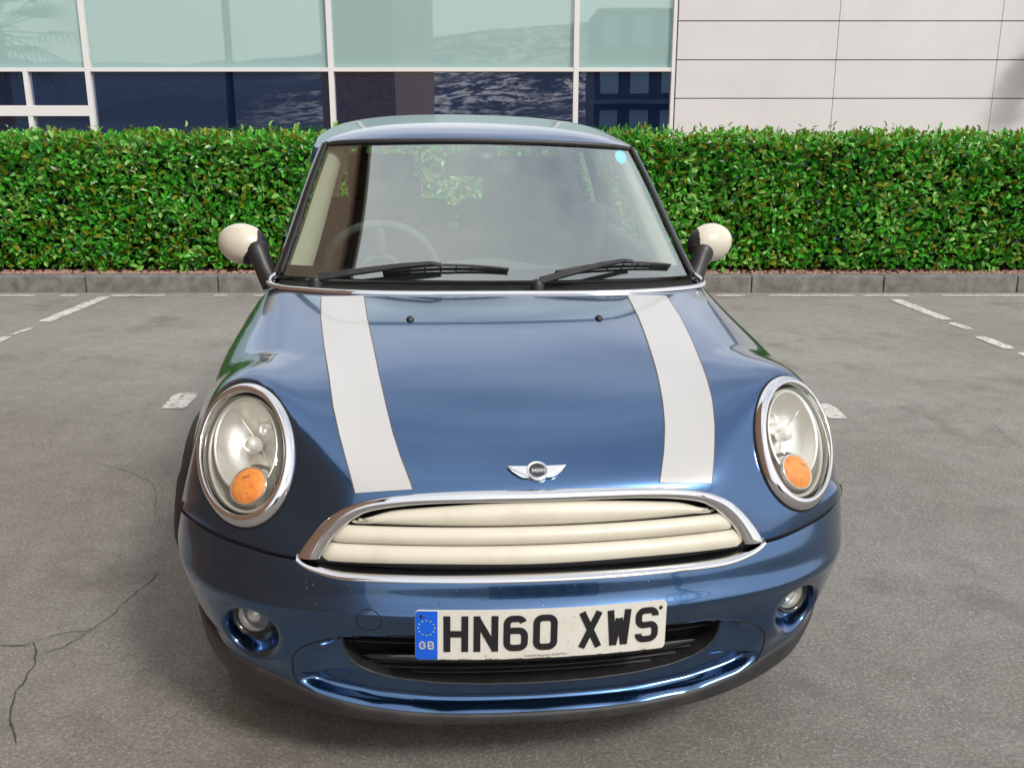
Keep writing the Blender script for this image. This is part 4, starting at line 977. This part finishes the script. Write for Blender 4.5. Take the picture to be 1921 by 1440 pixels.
# planting bed with red chips
BED = mat('bed_soil', (.12, .06, .045), .95, noise=(40, (.35, .16, .11), .4, .6))
mesh('planting_bed', [(-6.6, KY+.14, .120), (8.0, KY+.14, .120), (8.0, BY+.1, .120), (-6.6, BY+.1, .120)], [(0, 1, 2, 3)], BED, kind='structure')
CHIP = mat('red_chips', (.28, .15, .11), .85, noise=(30, (.46, .28, .22), .35, .65))
mb = MB()
for k in range(2600):
    x = random.uniform(-5.6, 7.2); y = KY+.155+random.random()**1.5*.30; r_ = random.uniform(.010, .024); q = Matrix.Rotation(random.uniform(0, 3), 3, 'Z') @ Matrix.Rotation(random.uniform(-.5, .5), 3, 'X')
    mb.add([Vector((x, y, .135))+q @ Vector(v)*r_ for v in ((-1, -.7, -.4), (1, -.6, -.4), (.8, .8, -.4), (-.9, .6, -.4), (-.5, -.3, .5), (.6, -.3, .45), (.4, .5, .4), (-.5, .4, .5))], [(4, 5, 6, 7), (0, 1, 5, 4), (1, 2, 6, 5), (2, 3, 7, 6), (3, 0, 4, 7)])
mb.build('bark_chips', CHIP, None, smooth=False, kind='stuff')
# ------------------------------------------------------------------ hedge
def leafmat(name, c1, c2, rough=.32):
    m = bpy.data.materials.new(name); m.use_nodes = True; n, l = nodes(m); b = n['Principled BSDF']; b.inputs['Roughness'].default_value = rough; b.inputs['Specular IOR Level'].default_value = .6
    g_ = n.new('ShaderNodeNewGeometry'); r = n.new('ShaderNodeValToRGB'); r.color_ramp.elements[0].color = (*c1, 1); r.color_ramp.elements[1].color = (*c2, 1); l.new(g_.outputs['Random Per Island'], r.inputs[0])
    l.new(r.outputs[0], b.inputs['Base Color']); b.inputs['Subsurface Weight'].default_value = 0
    tr = n.new('ShaderNodeBsdfTranslucent'); l.new(r.outputs[0], tr.inputs[0]); ms = n.new('ShaderNodeMixShader'); ms.inputs[0].default_value = .22
    o = n['Material Output']; l.new(b.outputs[0], ms.inputs[1]); l.new(tr.outputs[0], ms.inputs[2]); l.new(ms.outputs[0], o.inputs[0]); return m
LEAFS = [leafmat('leaf_green', (.025, .24, .008), (.10, .50, .03)), leafmat('leaf_light', (.17, .46, .05), (.34, .60, .16)), leafmat('leaf_olive', (.15, .19, .004), (.26, .26, .010)), leafmat('leaf_dark', (.010, .10, .004), (.03, .20, .010))]
HY0, HY1, HZ0, HZ1 = KY+.36, KY+1.55, .13, 1.335
hedge = tag(empty('hedge', (0, (HY0+HY1)/2, .12)), 'long clipped evergreen hedge with glossy leaves behind the kerb', 'hedge')
def leafshape(c, d, nrm, Ln, W, fold=.25):
    side = d.cross(nrm).normalized()
    p0 = c; p1 = c+d*Ln; m0 = c+d*Ln*.32+nrm*Ln*.05; m1 = c+d*Ln*.70+nrm*Ln*.04
    up = nrm*W*fold
    V = [p0, m0+side*W*.46+up, m1+side*W*.40+up, p1, m1-side*W*.40+up, m0-side*W*.46+up, m0, m1]
    return V, [(0, 1, 6), (1, 2, 7, 6), (2, 3, 7), (0, 6, 5), (6, 7, 4, 5), (7, 3, 4)]
core = MB(); hx0, hx1 = -6.3, 7.4
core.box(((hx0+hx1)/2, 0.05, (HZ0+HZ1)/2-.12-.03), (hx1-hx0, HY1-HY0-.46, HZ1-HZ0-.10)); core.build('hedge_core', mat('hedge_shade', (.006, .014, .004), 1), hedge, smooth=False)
hb = [MB() for _ in range(4)]; big = []; oc = Vector((0, (HY0+HY1)/2, .12))
def dens(x, z): return math.sin(x*2.3+z*4)+math.sin(x*5.1-z*3.3+1)+math.sin(x*1.1+2)
from mathutils import noise as mn
def put_leaf(x, y, z, out_, scale=1):
    v = mn.noise(Vector((x*1.6, y*1.6, z*2.2)))
    q = random.random()
    k = 1 if q < .20+.25*v else (2 if q < .36+.2*v else (3 if q < .50 else 0))
    d = (out_*random.uniform(.1, .9)+Vector((random.gauss(0, .7), random.gauss(0, .25), random.gauss(.25, .6)))).normalized()
    nr = (out_*.9+Vector((random.gauss(0, .45), random.gauss(0, .3), random.uniform(.0, 1.0)))).normalized(); nr = (nr-d*nr.dot(d)).normalized()
    Ln = random.uniform(.040, .086)*scale; W = Ln*random.uniform(.42, .60)
    return k, leafshape(Vector((x, y, z))-oc, d, nr, Ln, W)
def surf_off(x, z): return .07*mn.noise(Vector((x*2.0, 0, z*2.5)))+.035*mn.noise(Vector((x*6, 3, z*6)))
NL = 37000
for i in range(NL):
    x = random.uniform(hx0, hx1); z = HZ0+.03+(HZ1-HZ0-.06)*random.random()
    dep = random.random()**1.8*.26; y = HY0+dep+surf_off(x, z)+.05*max(0, (z-1.3))
    k, (V_, F_) = put_leaf(x, y, z, Vector((0, -1, .15)), 1.0)
    if dep < .02 and -4.8 < x < 4.9 and len(big) < 300 and random.random() < .20 and (V_[3]-V_[0]).length > .066: big.append((k, V_, F_)); continue
    hb[k].add(V_, F_)
for i in range(6200):
    x = random.uniform(hx0, hx1); y = random.uniform(HY0-.02, HY0+.55); z = HZ1-.10+.06*mn.noise(Vector((x*3, y*3, 5)))+random.random()*.10
    k, (V_, F_) = put_leaf(x, y, z, Vector((0, -.35, .9))); k = random.choice([0, 1, 1, 2, 2, 0]) ; hb[k].add(V_, F_)
for i in range(260):   # taller sprigs along the clipped top
    x = random.uniform(hx0, hx1); y = random.uniform(HY0, HY0+.3); h0_ = HZ1-.03; hh = random.uniform(.02, .10)
    for j in range(4):
        k, (V_, F_) = put_leaf(x+random.gauss(0, .012), y, h0_+hh*j/3, Vector((0, -.1, 1)), .85); hb[random.choice([0, 1, 2])].add(V_, F_)
for i, mbh in enumerate(hb): mbh.build('hedge_foliage', LEAFS[i], hedge, smooth=False, kind='stuff')
for k, V_, F_ in big: mesh('leaf', V_, F_, LEAFS[k], hedge, smooth=False)
tw = MB()
for i in range(120):
    x = random.uniform(hx0, hx1); tw.tube([Vector((x, HY0+.16, .1))-oc, Vector((x+random.gauss(0, .05), HY0+.18, .5))-oc], .010, 5)
tw.build('hedge_stems', mat('stem', (.05, .035, .02), .9), hedge, kind='stuff')
FL = mat('purple_flower', (.10, .04, .40), .6); mb = MB()
for i in range(90):
    x = random.uniform(-5, 5); z = random.uniform(.3, 1.35); y = HY0-.02+surf_off(x, z)
    for j in range(3):
        k, (V_, F_) = put_leaf(x+random.gauss(0, .01), y-.03, z+random.gauss(0, .01), Vector((0, -1, 0)), .28); mb.add(V_, F_)
mb.build('hedge_flowers', FL, hedge, smooth=False, kind='stuff')

# ------------------------------------------------------------------ office building
BY = 13.0; BD = (BY-CY)   # distance of the facade along y
def bx(px): return CX+(px-960)/1800*BD*1.0
def wx(px, py):           # x on the facade plane for a pixel, and z
    u, v = (px-960)/1800, (720-py)/1800; c, s = math.cos(PITCH), math.sin(PITCH); dy = c+v*s; t = (BY-CY)/dy; return CX+u*t, CZ+(-s+v*c)*t
bld = tag(empty('office_building', (0, BY, 0)), 'modern office building with green and dark blue glazing beside white cladding panels', 'building')
WHITE = mat('cladding', (.645, .645, .635), .6, noise=(.9, (.59, .59, .58), .4, .7), bump=(30, .04, .01))
WSPK = WHITE
def cladding():
    m = WHITE; n, l = nodes(m); b = n['Principled BSDF']; t = n.new('ShaderNodeTexCoord')
    x = n.new('ShaderNodeTexNoise'); x.inputs['Scale'].default_value = 16; x.inputs['Detail'].default_value = 6; x.inputs['Roughness'].default_value = .7; l.new(t.outputs['Object'], x.inputs['Vector'])
    r = n.new('ShaderNodeMapRange'); r.inputs[1].default_value = .69; r.inputs[2].default_value = .73; r.inputs[4].default_value = .7; l.new(x.outputs['Fac'], r.inputs[0])
    src = b.inputs['Base Color'].links[0].from_socket; mx_ = n.new('ShaderNodeMix'); mx_.data_type = 'RGBA'; l.new(r.outputs[0], mx_.inputs[0]); l.new(src, mx_.inputs[6]); mx_.inputs[7].default_value = (.85, .85, .84, 1); l.new(mx_.outputs[2], b.inputs['Base Color'])
cladding()
FRAME = mat('frame_white', (.72, .71, .69), .45)
def panemat(name, col, rough, refl, tint=(1, 1, 1)):
    m = bpy.data.materials.new(name); m.use_nodes = True; n, l = nodes(m); n.clear(); o = n.new('ShaderNodeOutputMaterial')
    d = n.new('ShaderNodeBsdfDiffuse'); d.inputs[0].default_value = (*col, 1); g_ = n.new('ShaderNodeBsdfGlossy'); g_.inputs['Roughness'].default_value = rough; g_.inputs[0].default_value = (*tint, 1)
    mi_ = n.new('ShaderNodeMixShader'); mi_.inputs[0].default_value = refl; l.new(d.outputs[0], mi_.inputs[1]); l.new(g_.outputs[0], mi_.inputs[2]); l.new(mi_.outputs[0], o.inputs[0])
    t = n.new('ShaderNodeTexCoord'); x = n.new('ShaderNodeTexNoise'); x.inputs['Scale'].default_value = .8; bu = n.new('ShaderNodeBump'); bu.inputs['Strength'].default_value = .25; bu.inputs['Distance'].default_value = .004
    l.new(t.outputs['Object'], x.inputs['Vector']); l.new(x.outputs['Fac'], bu.inputs['Height']); l.new(bu.outputs[0], g_.inputs['Normal']); return m
PGREEN = panemat('pane_green', (.31, .455, .435), .02, .13)
PDARK = panemat('pane_dark', (.001, .010, .042), .01, .34, (.72, .82, 1))
def lx(px): return wx(px, 130)[0]
zt = 5.2; z_tr = wx(960, 131)[1]; z0 = .12
# facade mullion positions (measured at the transom)
cols = [(-1500, None), (-950, None), (-400, None), (165, 1), (621, 1), (1080, 1), (1262, 1)]
xs_ = [lx(p) for p, _ in cols]
for i in range(len(xs_)-1):
    a, b = xs_[i], xs_[i+1]
    for z1, z2, m, nm in ((z_tr, z_tr+2.4, PGREEN, 'upper_pane'), (z0, z_tr, PDARK, 'lower_pane')):
        mb = MB(); mb.box(((a+b)/2, .03+random.uniform(-.002, .002), (z1+z2)/2), (b-a-.02, .02, z2-z1-.02), Matrix.Rotation(random.uniform(-.002, .002), 3, 'Z')); mb.build(nm, m, bld, smooth=False)
mb_w = .075
for i, a in enumerate(xs_[:-1]):
    mb = MB(); mb.box((a, 0, (z0+z_tr+2.4)/2), (mb_w, .10, z_tr+2.4-z0)); mb.build('mullion', FRAME, bld, smooth=False, bevel=.006)
mb = MB(); mb.box((xs_[-1], 0, 2.6), (.05, .10, 5.2)); mb.build('mullion', FRAME, bld, smooth=False)
mb = MB(); mb.box(((xs_[0]+xs_[-1])/2, .002, z_tr), (xs_[-1]-xs_[0], .09, .055)); mb.build('transom', FRAME, bld, smooth=False)
# opening light at the far left: extra frame
xl = lx(165); xr = lx(-400); zr = wx(80, 208)[1]
mb = MB(); mb.box(((xl+xr)/2, -.004, zr), (xl-xr, .09, .15)); mb.build('window_rail', FRAME, bld, smooth=False)
mb = MB(); mb.box((lx(48), -.002, (z0+z_tr)/2), (.07, .08, z_tr-z0)); mb.build('window_rail', FRAME, bld, smooth=False)
# cladding panels
zj = [wx(1500, p)[1] for p in (40, 113, 185)]; dz = zj[0]-zj[1]; zs = [zj[2]-2*dz, zj[2]-dz, zj[2], zj[1], zj[0], zj[0]+dz, zj[0]+2*dz, zj[0]+3*dz]; zs[0] = .12
xj = [wx(1268, 130)[0], wx(1566, 130)[0], wx(1867, 130)[0]]; xj.append(2*xj[2]-xj[1]); xj.append(2*xj[3]-xj[2])
for i in range(len(xj)-1):
    for j in range(len(zs)-1):
        mb = MB(); g_ = .004 if False else .0065
        mb.box(((xj[i]+xj[i+1])/2, .01, (zs[j]+zs[j+1])/2), (xj[i+1]-xj[i]-.006, .05, zs[j+1]-zs[j]-2*g_)); mb.build('cladding_panel', WHITE, bld, smooth=False, bevel=.004, seg=1)
DK = mat('building_core', (.10, .10, .10), .9)
mb = MB(); mb.box(((xj[0]+xj[-1])/2+.0, .30, 2.6), (xj[-1]-xj[0], .5, 5.0)); mb.box(((xs_[0]+xs_[-1])/2-.02, .35, 2.2), (xs_[-1]-xs_[0]-.04, .5, 4.1)); mb.build('building_core', DK, bld, smooth=False)
#==OFFSTAGE==
# ------------------------------------------------------------------ unseen palm near the white wall, crown flattened to shape its shade on the cladding
PALML = leafmat('palm_leaf', (.03, .08, .02), (.06, .12, .03), .5); BARK = mat('palm_bark', (.12, .08, .05), .95, noise=(12, (.20, .14, .09), .3, .7), bump=(14, .8, .03))
def fan_palm(loc, h, r, nf, label, scale=1.0, trunk_r=.2, flat=False):
    t_ = empty('palm_tree', loc, label=label, cat='palm tree'); mb = MB(); k = 10
    mb.tube([(0.03*math.sin(i), 0, h*i/k) for i in range(k+1)], [trunk_r*(1.15-.25*i/k)+.012*(i % 2) for i in range(k+1)], 14); mb.build('trunk', BARK, t_)
    mb = MB()
    for i in range(nf):
        az = 2*math.pi*i*.618; el = R(80-125*(i+.5)/nf)
        if flat: az = (math.pi if i % 2 else 0)+R(random.uniform(-12, 12)); el = R(88-110*(i+.5)/nf)
        d = Vector((math.cos(az)*math.cos(el), math.sin(az)*math.cos(el), math.sin(el))); st = Vector((0, 0, h)); en = st+d*r*.5
        mb.tube([st, en], .018, 5)
        side = d.cross(Vector((0, 0, 1))).normalized(); up = side.cross(d)
        for j in range(17):
            a = R(-78+156*j/16); dd = (d*math.cos(a)+side*math.sin(a)).normalized(); Ln = r*.62*(1-.25*abs(math.sin(a))); tip = en+dd*Ln*.72; tip2 = tip+dd*Ln*.18-Vector((0, 0, Ln*.28)); sd_ = up.cross(dd).normalized()*.030*scale
            mid = en+dd*Ln*.35
            if flat: tip.y *= .25; tip2.y *= .25; mid.y *= .5
            mb.add([en, mid+sd_, tip+sd_*.6, tip2, tip-sd_*.6, mid-sd_], [(0, 1, 5), (1, 2, 4, 5), (2, 3, 4)])
    mb.build('crown', PALML, t_, smooth=False); return t_
fan_palm((8.50, BY-.62, .12), 2.20, 1.12, 17, 'fan palm out of view by the white wall, crown flattened to shape the frond shadow', 1.0, .11, True)
fan_palm((-15.2, -2.0, 0), 4.1, 2.6, 26, 'tall fan palm mirrored in the leftmost window panes', 1.3, .27)
# lamp post mirrored in the glass
lp = tag(empty('lamp_post', (-8.6, -2.5, 0)), 'slim dark lamp post mirrored in the second window pane', 'lamp post')
mb = MB(); mb.tube([(0, 0, 0), (0, 0, 4.0), (0, 0, 8.0)], [.13, .12, .09], 12); mb.build('pole', mat('pole_dark', (.03, .03, .03), .5), lp)
mb = MB(); mb.box((.35, 0, 8.0), (.9, .22, .10)); mb.build('lamp_head', FRAME, lp, bevel=.03)
# brown brick house left of the parked car, mirrored in bonnet, pillar and windscreen
def brickmat():
    m = bpy.data.materials.new('brown_brick'); m.use_nodes = True; n, l = nodes(m); b = n['Principled BSDF']; t = n.new('ShaderNodeTexCoord'); mp_ = n.new('ShaderNodeMapping'); mp_.inputs['Rotation'].default_value = (R(90), 0, R(90))
    br = n.new('ShaderNodeTexBrick'); br.inputs['Scale'].default_value = 4; br.inputs['Color1'].default_value = (.17, .085, .045, 1); br.inputs['Color2'].default_value = (.24, .13, .07, 1); br.inputs['Mortar'].default_value = (.30, .25, .20, 1); br.inputs['Mortar Size'].default_value = .015
    sx = n.new('ShaderNodeSeparateXYZ'); cb = n.new('ShaderNodeCombineXYZ'); l.new(t.outputs['Object'], sx.inputs[0]); ad = n.new('ShaderNodeMath'); l.new(sx.outputs[0], ad.inputs[0]); l.new(sx.outputs[1], ad.inputs[1]); l.new(ad.outputs[0], cb.inputs[0]); l.new(sx.outputs[2], cb.inputs[1]); l.new(cb.outputs[0], br.inputs['Vector'])
    l.new(br.outputs[0], b.inputs['Base Color']); b.inputs['Roughness'].default_value = .9; return m
BRICK = brickmat()
hs = tag(empty('brick_house', (-2.95, -2.9, 0)), 'brown brick house close to the left of the parked car, mirrored in its windscreen', 'house')
mb = MB(); mb.box((-.9, 0, 5.5), (1.8, 12, 11)); mb.build('wall', BRICK, hs, smooth=False)
mb = MB(); mb.add([(.35, -6.2, 10.9), (.35, 6.2, 10.9), (-.9, 6.2, 12.0), (-.9, -6.2, 12.0), (-2.15, 6.2, 10.9), (-2.15, -6.2, 10.9)], [(0, 1, 2, 3), (3, 2, 4, 5), (0, 3, 5), (1, 4, 2)]); mb.build('roof', mat('roof_tile', (.10, .055, .04), .9), hs, smooth=False)
mb = MB(); mb.tube([(.40, -6.2, 10.88), (.40, 6.2, 10.88)], .06, 10); mb.build('gutter', FRAME, hs)
# hill and white house behind the photographer, mirrored in the dark glazing
def hillmat():
    m = bpy.data.materials.new('hill_scrub'); m.use_nodes = True; n, l = nodes(m); b = n['Principled BSDF']; b.inputs['Roughness'].default_value = .95; t = n.new('ShaderNodeTexCoord')
    def nz(sc_, d_, lo, hi):
        x = n.new('ShaderNodeTexNoise'); x.inputs['Scale'].default_value = sc_; x.inputs['Detail'].default_value = d_; x.inputs['Roughness'].default_value = .7; l.new(t.outputs['Object'], x.inputs['Vector'])
        r = n.new('ShaderNodeMapRange'); r.inputs[1].default_value = lo; r.inputs[2].default_value = hi; l.new(x.outputs['Fac'], r.inputs[0]); return r.outputs[0]
    sx = n.new('ShaderNodeSeparateXYZ'); l.new(t.outputs['Object'], sx.inputs[0]); mr = n.new('ShaderNodeMapRange'); mr.inputs[1].default_value = -26; mr.inputs[2].default_value = -12; l.new(sx.outputs[0], mr.inputs[0])
    a = n.new('ShaderNodeMath'); a.operation = 'MULTIPLY'; l.new(nz(.10, 3, .42, .52), a.inputs[0]); l.new(nz(.7, 8, .47, .55), a.inputs[1])
    c = n.new('ShaderNodeMath'); c.operation = 'MULTIPLY'; l.new(a.outputs[0], c.inputs[0]); l.new(mr.outputs[0], c.inputs[1])
    mx_ = n.new('ShaderNodeMix'); mx_.data_type = 'RGBA'; l.new(c.outputs[0], mx_.inputs[0]); mx_.inputs[6].default_value = (.003, .008, .020, 1); mx_.inputs[7].default_value = (.60, .50, .43, 1); l.new(mx_.outputs[2], b.inputs['Base Color']); return m
HILL = hillmat()
V = []; nx, ny = 90, 40
for j in range(ny):
    for i in range(nx):
        x = -110+230*i/(nx-1); v = j/(ny-1); y = -30-140*v; hgt = (9.0+4.8*smooth01((x+60)/85)+.5*math.sin(x*.05))*smooth01(v*1.3)
        hgt += .8*mn.fractal(Vector((x*.06, y*.06, 0)), 1, 2, 5)*smooth01(v*3)
        V.append((x, y, -.3+max(0, hgt*1.25)))
mesh('hillside', V, gridfaces(ny, nx), HILL, kind='structure')
wh = tag(empty('terrace_house', (9.5, -32, 0)), 'dark framed balcony house mirrored in the last dark window pane', 'house')
mb = MB(); mb.box((0, -3, 4), (9, 6, 8)); mb.build('wall', mat('house_wall', (.05, .045, .04), .9), hs if False else wh, smooth=False)
mb = MB()
for fl_ in range(3): mb.box((0, .6, .2+2.6*fl_), (9.4, 1.4, .25))
mb.build('balcony', DK, wh, smooth=False)
HG = mat('house_glass', (.25, .33, .38), .2)
for fl_ in range(3):
    for k in range(5): mb = MB(); mb.box((-3.6+1.8*k, .02, 1.5+2.6*fl_), (1.1, .06, 1.6)); mb.build('window', HG, wh, smooth=False)
# bare-branched tree right of the photographer, mirrored in the bonnet
tt = tag(empty('street_tree', (6.5, -7.5, 0)), 'bare branching tree to the right of the photographer, mirrored in the paint', 'tree')
mb = MB(); bl = MB()
def branch(p, d, Ln, r_, lv):
    q = p+d*Ln; mb.tube([p, p.lerp(q, .5)+Vector((random.gauss(0, .04), random.gauss(0, .04), 0))*Ln, q], [r_, r_*.85, r_*.65], 6 if lv < 3 else 4)
    if lv >= 6: return
    for k in range(3 if lv < 3 else 2):
        dd = (d+Vector((random.gauss(0, .5), random.gauss(0, .5), random.gauss(.1, .3)))).normalized(); branch(q, dd, Ln*random.uniform(.62, .82), r_*.62, lv+1)
branch(Vector((0, 0, 0)), Vector((0, 0, 1)), 2.6, .17, 0); mb.build('trunk', mat('tree_bark', (.07, .055, .045), .95), tt)
